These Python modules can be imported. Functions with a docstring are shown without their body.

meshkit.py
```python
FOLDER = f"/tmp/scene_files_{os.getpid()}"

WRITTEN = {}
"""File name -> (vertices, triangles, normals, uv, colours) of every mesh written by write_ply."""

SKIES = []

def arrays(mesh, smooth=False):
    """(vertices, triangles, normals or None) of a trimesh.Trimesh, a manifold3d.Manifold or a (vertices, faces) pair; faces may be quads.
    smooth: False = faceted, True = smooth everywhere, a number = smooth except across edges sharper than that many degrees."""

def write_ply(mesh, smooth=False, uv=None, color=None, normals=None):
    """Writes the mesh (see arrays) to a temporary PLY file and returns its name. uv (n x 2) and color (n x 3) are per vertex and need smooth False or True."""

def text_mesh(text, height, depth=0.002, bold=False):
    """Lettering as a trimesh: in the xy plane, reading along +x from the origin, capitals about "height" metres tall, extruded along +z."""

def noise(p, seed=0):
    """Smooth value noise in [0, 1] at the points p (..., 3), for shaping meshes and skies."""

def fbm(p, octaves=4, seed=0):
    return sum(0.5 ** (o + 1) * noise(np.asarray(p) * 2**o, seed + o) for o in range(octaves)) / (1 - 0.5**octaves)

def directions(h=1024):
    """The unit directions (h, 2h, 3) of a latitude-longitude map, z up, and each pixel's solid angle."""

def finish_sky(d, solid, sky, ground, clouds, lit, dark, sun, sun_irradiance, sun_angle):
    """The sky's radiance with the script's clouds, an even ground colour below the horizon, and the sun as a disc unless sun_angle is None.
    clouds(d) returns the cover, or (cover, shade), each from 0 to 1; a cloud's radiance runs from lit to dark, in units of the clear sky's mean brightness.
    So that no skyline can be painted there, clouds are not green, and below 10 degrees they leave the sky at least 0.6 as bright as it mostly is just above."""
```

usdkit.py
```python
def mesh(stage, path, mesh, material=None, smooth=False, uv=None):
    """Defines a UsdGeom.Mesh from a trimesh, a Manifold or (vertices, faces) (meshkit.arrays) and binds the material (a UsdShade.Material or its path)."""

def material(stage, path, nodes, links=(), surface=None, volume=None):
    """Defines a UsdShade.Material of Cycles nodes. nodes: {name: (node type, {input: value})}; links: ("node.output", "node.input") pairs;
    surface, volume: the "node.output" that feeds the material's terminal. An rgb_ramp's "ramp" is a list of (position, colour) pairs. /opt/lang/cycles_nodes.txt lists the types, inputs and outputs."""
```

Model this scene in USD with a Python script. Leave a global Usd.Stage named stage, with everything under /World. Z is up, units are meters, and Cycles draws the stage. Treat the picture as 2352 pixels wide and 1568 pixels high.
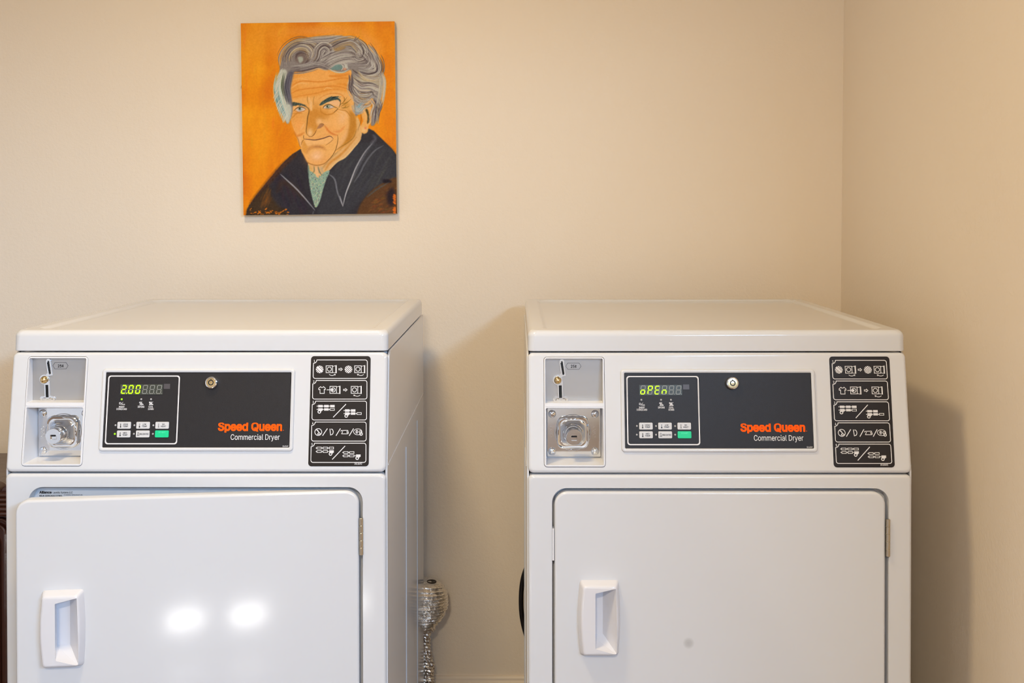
import glob, math, random
import numpy as np
import trimesh, manifold3d as m3
import shapely
from shapely import affinity
from shapely.geometry import Polygon, LineString, Point, box as sbox
from shapely.ops import unary_union
from pxr import Usd, UsdGeom, UsdLux, UsdShade, Gf, Sdf, Vt
import usdkit, meshkit

stage = Usd.Stage.CreateInMemory()
UsdGeom.SetStageUpAxis(stage, UsdGeom.Tokens.z)
UsdGeom.SetStageMetersPerUnit(stage, 1.0)
UsdGeom.Xform.Define(stage, '/World')
rng = np.random.default_rng(7)

# ------------------------------------------------------------------ camera
WPX, HPX, FPX = 2352, 1568, 2335.8
PITCH, ROLL, YAW, CAMZ, SHIFT = .0104, -.0009, -.0053, 1.3079, -274.3
cam = UsdGeom.Camera.Define(stage, '/World/camera')
AP = 36.0
cam.CreateHorizontalApertureAttr(AP)
cam.CreateVerticalApertureAttr(AP * HPX / WPX)
cam.CreateFocalLengthAttr(AP * FPX / WPX)
cam.CreateVerticalApertureOffsetAttr(AP * SHIFT / WPX)
cam.CreateClippingRangeAttr(Gf.Vec2f(.01, 100))
cy, sy = math.cos(YAW), math.sin(YAW); cp, sp = math.cos(PITCH), math.sin(PITCH)
A_ = np.array([[cy, -sy, 0], [sy, cy, 0], [0, 0, 1]]); B_ = np.array([[1, 0, 0], [0, cp, -sp], [0, sp, cp]])
Rw = B_ @ A_                                        # world -> (right, forward, up)
cr, sr = math.cos(ROLL), math.sin(ROLL)
right, fwd, up = Rw[0], Rw[1], Rw[2]
cx_ = cr * right + sr * up; cu_ = -sr * right + cr * up
M = np.eye(4); M[0, :3], M[1, :3], M[2, :3], M[3, :3] = cx_, cu_, -fwd, (0, 0, CAMZ)
cam.AddTransformOp().Set(Gf.Matrix4d(M.tolist()))
cam.CreateExposureAttr(0.02)

# ------------------------------------------------------------------ lights
def place(prim, pos, look=None):
    x = UsdGeom.Xformable(prim)
    if look is None:
        x.AddTranslateOp().Set(Gf.Vec3d(*pos)); return
    z = np.array(pos, float) - np.array(look, float); z /= np.linalg.norm(z)
    h = np.array([0, 0, 1.0]) if abs(z[2]) < .95 else np.array([0, 1.0, 0])
    a = np.cross(h, z); a /= np.linalg.norm(a); b = np.cross(z, a)
    m = np.eye(4); m[0, :3], m[1, :3], m[2, :3], m[3, :3] = a, b, z, pos
    x.AddTransformOp().Set(Gf.Matrix4d(m.tolist()))

WARM, COOL = (1.0, .74, .44), (.86, .95, 1.12)
def rect_light(name, pos, look, w, h, power, col):
    l = UsdLux.RectLight.Define(stage, '/World/' + name)
    l.CreateWidthAttr(w); l.CreateHeightAttr(h); l.CreateIntensityAttr(power); l.CreateColorAttr(Gf.Vec3f(*col)); place(l, pos, look); return l
def disk_light(name, pos, look, r, power, col):
    l = UsdLux.DiskLight.Define(stage, '/World/' + name)
    l.CreateRadiusAttr(r); l.CreateIntensityAttr(power); l.CreateColorAttr(Gf.Vec3f(*col)); place(l, pos, look); return l

XR, XL_, YB, YF, HC = .8425, -2.3, 2.65, -2.6, 2.5    # room: right, left, back (behind the dryers), front (behind the camera), height
WIN = (-2.3, .4, .95, 1.95)                          # window opening in the right wall: y0, y1, z0, z1
LIGHTS = [
    ('window_light', 'rect', (XR + .45, -1.6, WIN[3] + .065), (XR - .55, -1.6 + .25, WIN[3] - .1), (2.6, .14), (52.0, 86.0, 134.0)),
    ('ceiling_lamp_light', 'disk', (-.5, 1.25, HC - .085), (-.5, 1.25, 0), .14, (98.0, 76.0, 44.0)),
    ('ceiling_lamp_light', 'disk', (-.3, -1.0, HC - .085), (-.3, -1.0, 0), .2, (158.0, 136.0, 104.0)),
]
_n = {}
for nm, kind, pos, look, size, rgb in LIGHTS:
    k = _n.get(nm, 0); _n[nm] = k + 1; full = nm + ('_%03d' % k if k else ''); pw = max(rgb); col = tuple(c / pw for c in rgb)
    if kind == 'rect': rect_light(full, pos, look, size[0], size[1], pw, col)
    else: disk_light(full, pos, look, size, pw, col)

# ------------------------------------------------------------------ helpers
def lin(c):
    c = np.asarray(c, float) / 255.0
    return tuple(np.where(c <= .04045, c / 12.92, ((c + .055) / 1.055) ** 2.4))
used = {}
def numbered(parent, name):
    k = (parent, name); n = used.get(k, 0); used[k] = n + 1
    return name if n == 0 else '%s_%03d' % (name, n)
def path_of(name, parent):
    p = str(parent.GetPath()) if parent is not None else '/World'
    return p + '/' + numbered(p, name)
def obj(name, mesh, mat, parent=None, smooth=30, label=None):
    m = usdkit.mesh(stage, path_of(name, parent), mesh, mat, smooth=smooth).GetPrim()
    if label: m.SetCustomDataByKey('label', label)
    return m
def thing(name, label, cat, loc=(0, 0, 0), group=None):
    x = UsdGeom.Xform.Define(stage, path_of(name, None)); x.AddTranslateOp().Set(Gf.Vec3d(*loc)); o = x.GetPrim()
    return tag(o, label, cat, group)
def tag(o, label, cat, group=None):
    o.SetCustomDataByKey('label', label); o.SetCustomDataByKey('category', cat)
    if group: o.SetCustomDataByKey('group', group)
    return o
def struct(name, mesh, mat, label=None, cat=None, smooth=False):
    o = obj(name, mesh, mat, smooth=smooth); o.SetCustomDataByKey('kind', 'structure')
    if label: tag(o, label, cat)
    return o
def mat(name, nodes, links=(), surface='p.BSDF'):
    return usdkit.material(stage, '/World/Looks/' + name, nodes, links, surface=surface)
def plain(name, col, rough=.5, metal=0.0, spec=.5, bump=None, **kw):
    nodes = {'p': ('principled_bsdf', {'base_color': lin(col), 'roughness': rough, 'metallic': metal, 'specular_ior_level': spec, **kw})}
    links = []
    if bump:
        sc, dist, det = bump
        nodes['g'] = ('texture_coordinate', {}); nodes['n'] = ('noise_texture', {'scale': sc, 'detail': det}); nodes['b'] = ('bump', {'strength': 1.0, 'distance': dist})
        links = [('g.object', 'n.vector'), ('n.fac', 'b.height'), ('b.normal', 'p.normal')]
    return mat(name, nodes, links)

def tm(v, f): return trimesh.Trimesh(np.asarray(v, float), np.asarray(f, int), process=False)
def cat(*ms): return trimesh.util.concatenate([m for m in ms if m is not None])
def man(t):
    t = t.copy(); t.merge_vertices()
    return m3.Manifold(m3.Mesh(np.asarray(t.vertices, np.float32), np.asarray(t.faces, np.uint32)))
def unman(m):
    q = m.to_mesh(); return tm(q.vert_properties[:, :3], q.tri_verts)
def box(x0, x1, y0, y1, z0, z1):
    b = trimesh.creation.box((x1 - x0, y1 - y0, z1 - z0)); b.apply_translation(((x0 + x1) / 2, (y0 + y1) / 2, (z0 + z1) / 2)); return b
def rr(x0, x1, y0, y1, r, n=6):
    """points of a rounded rectangle, counter-clockwise"""
    r = max(min(r, (x1 - x0) / 2 - 1e-6, (y1 - y0) / 2 - 1e-6), 1e-6); o = []
    for cx, cy_, a0 in ((x1 - r, y0 + r, -90), (x1 - r, y1 - r, 0), (x0 + r, y1 - r, 90), (x0 + r, y0 + r, 180)):
        for k in range(n + 1):
            a = math.radians(a0 + 90 * k / n); o.append((cx + r * math.cos(a), cy_ + r * math.sin(a)))
    return np.array(o)
def loft(rings, closed=False, cap0=True, cap1=True):
    """rings: arrays (n,3), all the same n"""
    n = len(rings[0]); v = np.vstack(rings); f = []; k = len(rings)
    for i in range(k if closed else k - 1):
        a, b = i * n, ((i + 1) % k) * n
        j = np.arange(n); j2 = (j + 1) % n
        f.append(np.stack([a + j, a + j2, b + j2], 1)); f.append(np.stack([a + j, b + j2, b + j], 1))
    if not closed:
        for on, base, flip in ((cap0, 0, True), (cap1, (k - 1) * n, False)):
            if on:
                c = len(v); v = np.vstack([v, v[base:base + n].mean(0)]); j = np.arange(n)
                t = np.stack([base + j, base + (j + 1) % n, np.full(n, c)], 1); f.append(t[:, ::-1] if flip else t)
    return tm(v, np.vstack(f))
def ring(x0, x1, y0, y1, r, z, d=0.0, n=6):
    p = rr(x0 + d, x1 - d, y0 + d, y1 - d, r, n); return np.column_stack([p, np.full(len(p), z)])
def slab(x0, x1, y0, y1, r, z0, z1, e=.001, n=6, seg=4):
    """rounded-rectangle slab from z0 to z1 with a rounded front edge of radius e"""
    R = [ring(x0, x1, y0, y1, r, z0, 0, n)]
    for k in range(seg + 1):
        a = math.pi / 2 * k / seg; d = e * (1 - math.cos(a)); R.append(ring(x0, x1, y0, y1, r - d, z1 - e + e * math.sin(a), d, n))
    return loft(R)
def ext(shape, t=.0003, z=0.0):
    ms = [trimesh.creation.extrude_polygon(g, t, engine='earcut') for g in getattr(shape, 'geoms', [shape]) if g.area > 1e-10]
    m = cat(*ms); m.apply_translation((0, 0, z)); return m
def tube(pts, rad, sides=12, caps=True):
    p = np.asarray(pts, float); t = np.gradient(p, axis=0); t /= np.linalg.norm(t, axis=1, keepdims=True)
    a = np.cross(t[0], [0, 0, 1.0]); a = a if np.linalg.norm(a) > .1 else np.cross(t[0], [1.0, 0, 0]); a /= np.linalg.norm(a)
    rad = np.broadcast_to(rad, len(p)); R = []
    for i in range(len(p)):
        a = a - np.dot(a, t[i]) * t[i]; a /= np.linalg.norm(a); b = np.cross(t[i], a); ang = np.linspace(0, 2 * math.pi, sides, endpoint=False)
        R.append(p[i] + rad[i] * (np.cos(ang)[:, None] * a + np.sin(ang)[:, None] * b))
    return loft(R, cap0=caps, cap1=caps)
def spline(pts, n=40):
    p = np.asarray(pts, float); from_ = np.vstack([2 * p[0] - p[1], p, 2 * p[-1] - p[-2]]); o = []
    m = len(p) - 1; per = max(2, n // m)
    for i in range(m):
        p0, p1, p2, p3 = from_[i:i + 4]
        for k in range(per):
            t = k / per
            o.append(.5 * (2 * p1 + (p2 - p0) * t + (2 * p0 - 5 * p1 + 4 * p2 - p3) * t * t + (3 * p1 - p0 - 3 * p2 + p3) * t ** 3))
    o.append(p[-1]); return np.array(o)
def lathe(prof, n=32):
    """prof: (r, z) pairs turned about z"""
    R = []
    for r, z in prof:
        a = np.linspace(0, 2 * math.pi, n, endpoint=False); R.append(np.column_stack([max(r, 1e-5) * np.cos(a), max(r, 1e-5) * np.sin(a), np.full(n, z)]))
    return loft(R)
def moved(m, t): m = m.copy(); m.apply_translation(t); return m

_fonts = {}
def text_shape(text, x0, x1, base, cap, weight=0.0, squeeze=None):
    """lettering as a polygon whose inked width runs from x0 to x1 and whose capitals stand from base to base + cap"""
    key = (text, round(weight, 3))
    if key not in _fonts:
        t = meshkit.text_mesh(text, 1.0, .1)
        tri = t.triangles; top = tri[np.abs(t.face_normals[:, 2]) > .9]; top = top[top[:, :, 2].min(1) > .05][:, :, :2]
        s = unary_union([Polygon(q) for q in top if Polygon(q).area > 1e-9])
        s = s.buffer(.012 + weight, join_style=2).simplify(.006)
        _fonts[key] = s
    s = _fonts[key]; b = s.bounds
    sx = (x1 - x0) / (b[2] - b[0])
    s = affinity.translate(s, -b[0], 0); return affinity.translate(affinity.scale(s, sx, cap, origin=(0, 0)), x0, base)
def centred(text, cx, w, base, cap, weight=0.0): return text_shape(text, cx - w / 2, cx + w / 2, base, cap, weight)
def line(pts, w): return LineString(pts).buffer(w / 2, cap_style=2, join_style=1, quad_segs=4)
def hull_pts(p): return m3.Manifold.hull_points(np.asarray(p, np.float32))

# ------------------------------------------------------------------ materials
def wall_paint(name, col):
    return mat(name, {'g': ('geometry', {}), 'n': ('noise_texture', {'scale': 150.0, 'detail': 2.0, 'roughness': .55}), 'n2': ('noise_texture', {'scale': 30.0, 'detail': 1.0}),
                      'm': ('math', {'math_type': 'multiply_add', 'value2': .5}),
                      'b': ('bump', {'strength': .32, 'distance': .0018}), 'p': ('principled_bsdf', {'base_color': lin(col), 'roughness': .62, 'specular_ior_level': .25})},
               [('g.position', 'n.vector'), ('g.position', 'n2.vector'), ('n2.fac', 'm.value1'), ('n.fac', 'm.value3'), ('m.value', 'b.height'), ('b.normal', 'p.normal')])
WALL = wall_paint('beige_wall_paint', (235, 221, 202))
WHITE_WALL = plain('white_wall_paint', (228, 229, 231), .7)
CEIL = plain('ceiling_paint', (236, 236, 236), .8)
FLOOR = plain('vinyl_floor', (112, 86, 62), .22)
TRIM = plain('trim_paint', (222, 208, 190), .35)
def enamel(name, stain=None):
    nodes = {'g': ('texture_coordinate', {}), 'n': ('noise_texture', {'scale': 260.0, 'detail': 1.5}), 'b': ('bump', {'strength': .35, 'distance': .00003}),
             'p': ('principled_bsdf', {'base_color': lin((211, 212, 215)), 'roughness': .115, 'specular_ior_level': .5})}
    links = [('g.object', 'n.vector'), ('n.fac', 'b.height'), ('b.normal', 'p.normal')]
    if stain:
        nodes.update({'d': ('vector_math', {'math_type': 'distance', 'vector2': stain}), 'r': ('rgb_ramp', {'ramp': [(0, lin((184, 184, 187))), (.45, lin((191, 192, 194))), (.9, lin((211, 212, 215))), (1, lin((211, 212, 215)))]}),
                      'k': ('math', {'math_type': 'multiply', 'value2': 1 / .012})})
        links += [('g.object', 'd.vector1'), ('d.value', 'k.value1'), ('k.value', 'r.fac'), ('r.color', 'p.base_color')]
    return mat(name, nodes, links)
ENAMEL = enamel('white_enamel')
ENAMEL_STAIN = enamel('white_enamel_smudged', (-.056, -.002, .538))
PLASTIC = plain('white_plastic', (222, 222, 225), .28)
HANDLE = plain('white_handle_plastic', (218, 217, 221), .16)
CHARCOAL = plain('charcoal_overlay', (38, 36, 38), .42, 0.0, .3, bump=(1500.0, .00012, 1.0))
BROWNBLACK = plain('dark_brown_overlay', (33, 27, 24), .38, 0.0, .3)
INK_WHITE = plain('white_ink', (218, 217, 219), .55)
INK_BLACK = plain('black_ink', (22, 22, 24), .5)
INK_ORANGE = plain('orange_ink', (255, 92, 0), .6, 0.0, .15)
INK_TEAL = plain('pale_green_ink', (90, 235, 190), .5)
BUTTON = plain('grey_button', (206, 206, 208), .4)
START = plain('green_button', (0, 205, 140), .4)
CHROME = plain('chrome', (225, 226, 228), .09, 1.0)
STEEL = plain('brushed_steel_plate', (182, 181, 181), .36, .7)
BRASS = plain('brass_lock_face', (216, 190, 140), .25, 1.0)
DARK = plain('dark_slot', (8, 8, 9), .5)
GREY_SHADOW = plain('grey_recess', (205, 206, 208), .4)
HINGE = plain('hinge_steel', (196, 186, 168), .28, 1.0)
FOIL = plain('aluminium_foil', (240, 235, 228), .3, 1.0, bump=(70.0, .005, 3.0))
CORD = plain('black_cord', (20, 17, 16), .35)
BROWNWOOD = plain('dark_brown_lacquer', (62, 34, 26), .16, bump=(40.0, .0006, 3.0))
WINDOW_BACK = plain('display_window', (58, 62, 54), .35)
SEG_OFF = plain('unlit_segment', (134, 136, 130), .4)
LED_OFF = plain('unlit_indicator', (168, 168, 171), .3)
SEG_ON = mat('lit_segment', {'p': ('principled_bsdf', {'base_color': lin((120, 200, 0)), 'emission_color': lin((188, 255, 0)), 'emission_strength': 1.15})})
LED_ON = mat('lit_indicator', {'p': ('principled_bsdf', {'base_color': lin((110, 180, 0)), 'emission_color': lin((160, 225, 0)), 'emission_strength': .8})})
LAMP = mat('lamp_diffuser', {'e': ('emission', {'color': WARM, 'strength': 6.0})}, surface='e.emission')

WORK_LIGHT = mat('work_lamp_glass', {'e': ('emission', {'color': (1.0, .98, .95), 'strength': 24.0})}, surface='e.emission')

# ------------------------------------------------------------------ room
lean = lambda z: (z - 1.1) * .0075
def leaning(y0, y1, z0, z1):
    c = [(XR + lean(z), y, z) for z in (z0, z1) for y in (y0, y1)] + [(XR + .12, y, z) for z in (z0, z1) for y in (y0, y1)]
    return unman(hull_pts(c))
rw = unman(man(leaning(YF - .1, YB + .1, 0, HC)) - man(box(XR - .1, XR + .2, *WIN)))
struct('wall_back', box(XL_ - .1, XR + .06, YB, YB + .1, 0, HC), WALL, 'beige wall with orange-peel texture behind the two dryers', 'wall')
struct('wall_right', rw, WALL, 'peach-lit beige side wall beside the right dryer', 'wall')
struct('wall_left', box(XL_ - .1, XL_, YF, YB, 0, HC), WHITE_WALL, 'white side wall at the left end of the room, out of view', 'wall')
struct('wall_front', box(XL_ - .1, XR - .02, YF - .1, YF, 0, HC), WHITE_WALL, 'white wall behind the camera, facing the dryers', 'wall')
struct('floor', box(XL_ - .1, XR + .12, YF - .1, YB + .1, -.1, 0), FLOOR, 'smooth taupe vinyl floor under the dryers', 'floor')
struct('ceiling', box(XL_ - .1, XR + .12, YF - .1, YB + .1, HC, HC + .1), CEIL, 'off-white flat ceiling above the dryers', 'ceiling')
def skirting(length):
    prof = [(0, 0), (.014, 0), (.014, .074), (.0125, .08), (.0085, .084), (.0075, .089), (.004, .0935), (0, .0935)]
    p = trimesh.creation.extrude_polygon(Polygon(prof), length, engine='earcut')      # x = out of the wall, y = up, z = along
    return p
sk = skirting(XR - XL_ - .001); v = sk.vertices.copy(); sk.vertices = np.column_stack([XL_ + v[:, 2], YB - v[:, 0], v[:, 1]]); sk.invert()
struct('baseboard_back', sk, TRIM, 'tan moulded baseboard along the wall behind the dryers', 'baseboard')
sk = skirting(YB - YF - .03); v = sk.vertices.copy(); sk.vertices = np.column_stack([XR + lean(.05) - v[:, 0], YF + v[:, 2], v[:, 1]]); sk.invert()
struct('baseboard_right', sk, TRIM, 'tan baseboard along the right-hand wall, hidden beyond the dryer', 'baseboard')

# ------------------------------------------------------------------ dryers
W = .6890
SL, ZS, ZT = .0322, .8394, 1.0549
LP = math.hypot(SL, ZT - ZS)
T_ = np.array([0, SL, ZT - ZS]) / LP; N_ = np.array([0, -T_[2], T_[1]])
def P(m):
    """panel coordinates (across, up the slope, out of the panel) to dryer coordinates"""
    m = m.copy(); v = np.array(m.vertices); m.vertices = np.outer(v[:, 0], [1, 0, 0]) + np.outer(v[:, 1], T_) + np.outer(v[:, 2], N_) + [0, 0, ZS]; return m
def Fr(m):
    """front coordinates (across, up, out of the front) to dryer coordinates"""
    m = m.copy(); v = np.array(m.vertices); m.vertices = np.column_stack([v[:, 0], -v[:, 2], v[:, 1]]); return m
mm = .001

SEG = {'a': 'h2', 'g': 'h1', 'd': 'h0'}
def segments(which, x, y, w, h, t=.0019, sl=.13):
    """seven-segment strokes, slightly slanted"""
    g = t * .22; hx0, hx1 = x + t * .55, x + w - t * .55; ym = y + h / 2; out = []
    H = lambda yy: [(hx0 + g, yy), (hx1 - g, yy)]
    V = lambda xx, a, b: [(xx, a + g), (xx, b - g)]
    S = {'a': H(y + h - t / 2), 'g': H(ym), 'd': H(y + t / 2), 'f': V(x + t / 2, ym + t * .3, y + h - t * .4), 'b': V(x + w - t / 2, ym + t * .3, y + h - t * .4),
         'e': V(x + t / 2, y + t * .4, ym - t * .3), 'c': V(x + w - t / 2, y + t * .4, ym - t * .3)}
    for k in which:
        if k == '.': out.append(Point(x + w + .0016, y + t * .5).buffer(t * .55, quad_segs=4)); continue
        out.append(line(S[k], t))
    s = unary_union(out); return affinity.skew(s, xs=math.degrees(math.atan(sl)), origin=(x, y))

# pictograms of the instruction plate, drawn in the plate's own units (1 unit = 1/11.2 of a pixel-sized cell), mapped to metres
def plate_uv(x, y):
    X, Y = (20 + x / 11.2) * 4.9, (20 + y / 11.2) * 4.9
    t = (Y - 125) / 1240; xl = 172 - 32 * t; w = 668 + 12 * t
    return (202.9 + (X - xl) / w * 108.5) * mm, (208.2 - 196.3 * t) * mm
def to_plate(shape): return shapely.transform(shape, lambda a: np.column_stack(plate_uv(a[:, 0], a[:, 1])))
def arc(cx, cy, r, a0, a1, n=12, ry=None):
    a = np.radians(np.linspace(a0, a1, n)); return [(cx + r * math.cos(t), cy + (ry or r) * math.sin(t)) for t in a]
LW = 20
def frame_row(x0, x1, y0, y1, num):
    r = 55
    p = [(x0 + 88, y0)] + arc(x1 - r, y0 + r, r, -90, 0, 6) + arc(x1 - r, y1 - r, r, 0, 90, 6) + arc(x0 + r - 6, y1 - r, r, 90, 180, 6) + [(x0, y0 + 88)] + arc(x0, y0, 88, 90, 0, 7)
    s = [LineString(p + [p[1]]).buffer(LW / 2, quad_segs=3)]
    t = text_shape(num, 0, 34, 0, 60, .02); t = affinity.scale(t, 1, -1, origin=(0, 0)); s.append(affinity.translate(t, x0 + 8, y0 + 58))
    return s
def rect(x0, y0, x1, y1, w=16): return sbox(x0, y0, x1, y1).difference(sbox(x0 + w, y0 + w, x1 - w, y1 - w))
def dryer_icon(x, y, w=185, h=195):
    s = [rect(x, y, x + w, y + h, 17), Point(x + w * .5, y + h * .5).buffer(62).difference(Point(x + w * .5, y + h * .5).buffer(44)),
         line([(x + w, y + 22), (x + w + 88, y), (x + w + 88, y + h), (x + w, y + h - 12)], 14), sbox(x + w + 62, y + 6, x + w + 88, y + h)]
    return s
def arrow_icon(x, y): return [Polygon([(x, y - 24), (x + 55, y - 24), (x + 55, y - 50), (x + 110, y), (x + 55, y + 50), (x + 55, y + 24), (x, y + 24)]).difference(Polygon([(x + 15, y - 9), (x + 68, y - 9), (x + 68, y - 16), (x + 88, y), (x + 68, y + 16), (x + 68, y + 9), (x + 15, y + 9)]))]
def swing(x0, x1, y, flip):
    s = [line([(x0, y), (x0 + 35, y + 22), ((x0 + x1) / 2, y + 30), (x1 - 35, y + 22), (x1, y)], 15)]
    q = x0 if flip else x1; s.append(Polygon([(q - 24, y - 8), (q + 24, y - 10), (q + (8 if not flip else -4), y + 34)])); return s
def screen_icon(cx, cy, full):
    d = Point(cx, cy).buffer(98); holes = []
    for i in range(-4, 5):
        for j in range(-4, 5):
            if (i + j) % 2 == 0 and (full or (i * 7 + j * 5) % 3 != 0 or abs(i) > 2):
                if math.hypot(i, j) * 27 < 86: holes.append(affinity.rotate(sbox(cx + i * 27 - 10, cy + j * 27 - 10, cx + i * 27 + 10, cy + j * 27 + 10), 45))
    return [d.difference(unary_union(holes))]
def shirt(x, y):
    o = [(65, 0), (85, 24), (115, 24), (140, 0), (195, 50), (192, 100), (165, 92), (165, 195), (40, 195), (40, 92), (8, 100), (5, 50)]
    p = Polygon([(x + a, y + b) for a, b in o]); return [p.difference(p.buffer(-17, join_style=2))]
def key_cell(x, y, fill, hand=False, w=118, h=62):
    s = [sbox(x, y, x + w, y + h) if fill else rect(x - 8, y, x + w, y + h, 15), Point(x - 22, y + h / 2).buffer(13)]
    if hand:
        s += [Point(x + 32, y + h + 30).buffer(46).difference(Point(x + 32, y + h + 30).buffer(23)), sbox(x + 10, y + h - 10, x + 95, y + h + 16)]
    return s
def slash(x0, y0, x1, y1, w=22): return [line([(x0, y0), (x1, y1)], w)]
F_ = 1456
def rows():
    r1 = frame_row(230, 1610, 165, 645, '1') + screen_icon(390, 410, False) + dryer_icon(546, 308) + swing(632, 778, 540, False) + arrow_icon(874, 408) + screen_icon(1128, 410, True) + dryer_icon(1278, 308) + swing(1368, 1520, 540, True)
    r2 = frame_row(213, 1602, 697, 1178, '2') + shirt(350, 845) + [line([(570, 940), (745, 940)], 18), Point(722, 940).buffer(30)] + dryer_icon(644, 842) + arrow_icon(996, 940) + dryer_icon(1190, 842) + swing(1275, 1430, 1075, True)
    r3 = frame_row(200, 1595, 1230, F_ + 258, '3') + slash(1065, 1308, 738, F_ + 188)
    for i in range(3): r3 += key_cell(350 + 154 * i, 1328, True) + key_cell(350 + 154 * i, 1412, i < 2, i == 0)
    for i in range(2): r3 += key_cell(1040 + 150 * i, 1440, True) + key_cell(1040 + 150 * i, F_ + 62, True, i == 0)
    r3 += key_cell(1348, F_ + 62, False)
    r4 = frame_row(188, 1585, F_ + 310, F_ + 797, '4')
    c = (355, F_ + 565)
    r4 += [Point(*c).buffer(97).difference(Point(*c).buffer(78)), line([(295, F_ + 490), (425, F_ + 625)], 20), line([(330, F_ + 505), (372, F_ + 570), (335, F_ + 620), (395, F_ + 625)], 18)]
    r4 += slash(590, F_ + 475, 465, F_ + 660) + slash(925, F_ + 475, 810, F_ + 660) + slash(1262, F_ + 475, 1150, F_ + 660)
    r4 += [line([(655, F_ + 480), (672, F_ + 650)], 20), line([(682, F_ + 495)] + arc(690, F_ + 562, 50, -75, 75, 9, 72) + [(682, F_ + 635)], 20)]
    r4 += [line([(940, F_ + 552), (940, F_ + 528), (1110, F_ + 520), (1135, F_ + 605)], 18), line([(985, F_ + 545), (955, F_ + 612), (1110, F_ + 612), (1085, F_ + 545)], 18)]
    o = affinity.scale(Point(1370, F_ + 560).buffer(100), 1.14, .84)
    r4 += [o.difference(affinity.scale(o, .86, .82)), affinity.scale(Point(1345, F_ + 558).buffer(42), .8, 1.25).difference(unary_union([sbox(1300, F_ + 508 + 24 * k, 1392, F_ + 516 + 24 * k) for k in range(5)])),
           Point(1430, F_ + 560).buffer(36).difference(Point(1430, F_ + 560).buffer(17)), Point(1455, F_ + 615).buffer(44).difference(Point(1455, F_ + 612).buffer(24))]
    r5 = frame_row(172, 1580, F_ + 850, F_ + 1337, '5') + slash(1045, F_ + 920, 715, F_ + 1262)
    for i in range(3): r5 += key_cell(325 + 157 * i, F_ + 942, False) + key_cell(325 + 157 * i, F_ + 1030, i == 2, i == 2)
    for i in range(2): r5 += key_cell(1010 + 153 * i, F_ + 1055, False) + key_cell(1010 + 153 * i, F_ + 1140, False)
    r5 += key_cell(1325, F_ + 1136, True, True)
    return [to_plate(unary_union(r)) for r in (r1, r2, r3, r4, r5)]
ROWS = rows()

def rot_door(m, deg, px=.2955, py=-.002):
    if not deg: return m
    m = m.copy(); m.apply_transform(trimesh.transformations.rotation_matrix(math.radians(deg), (0, 0, 1), (px, py, 0))); return m

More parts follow.
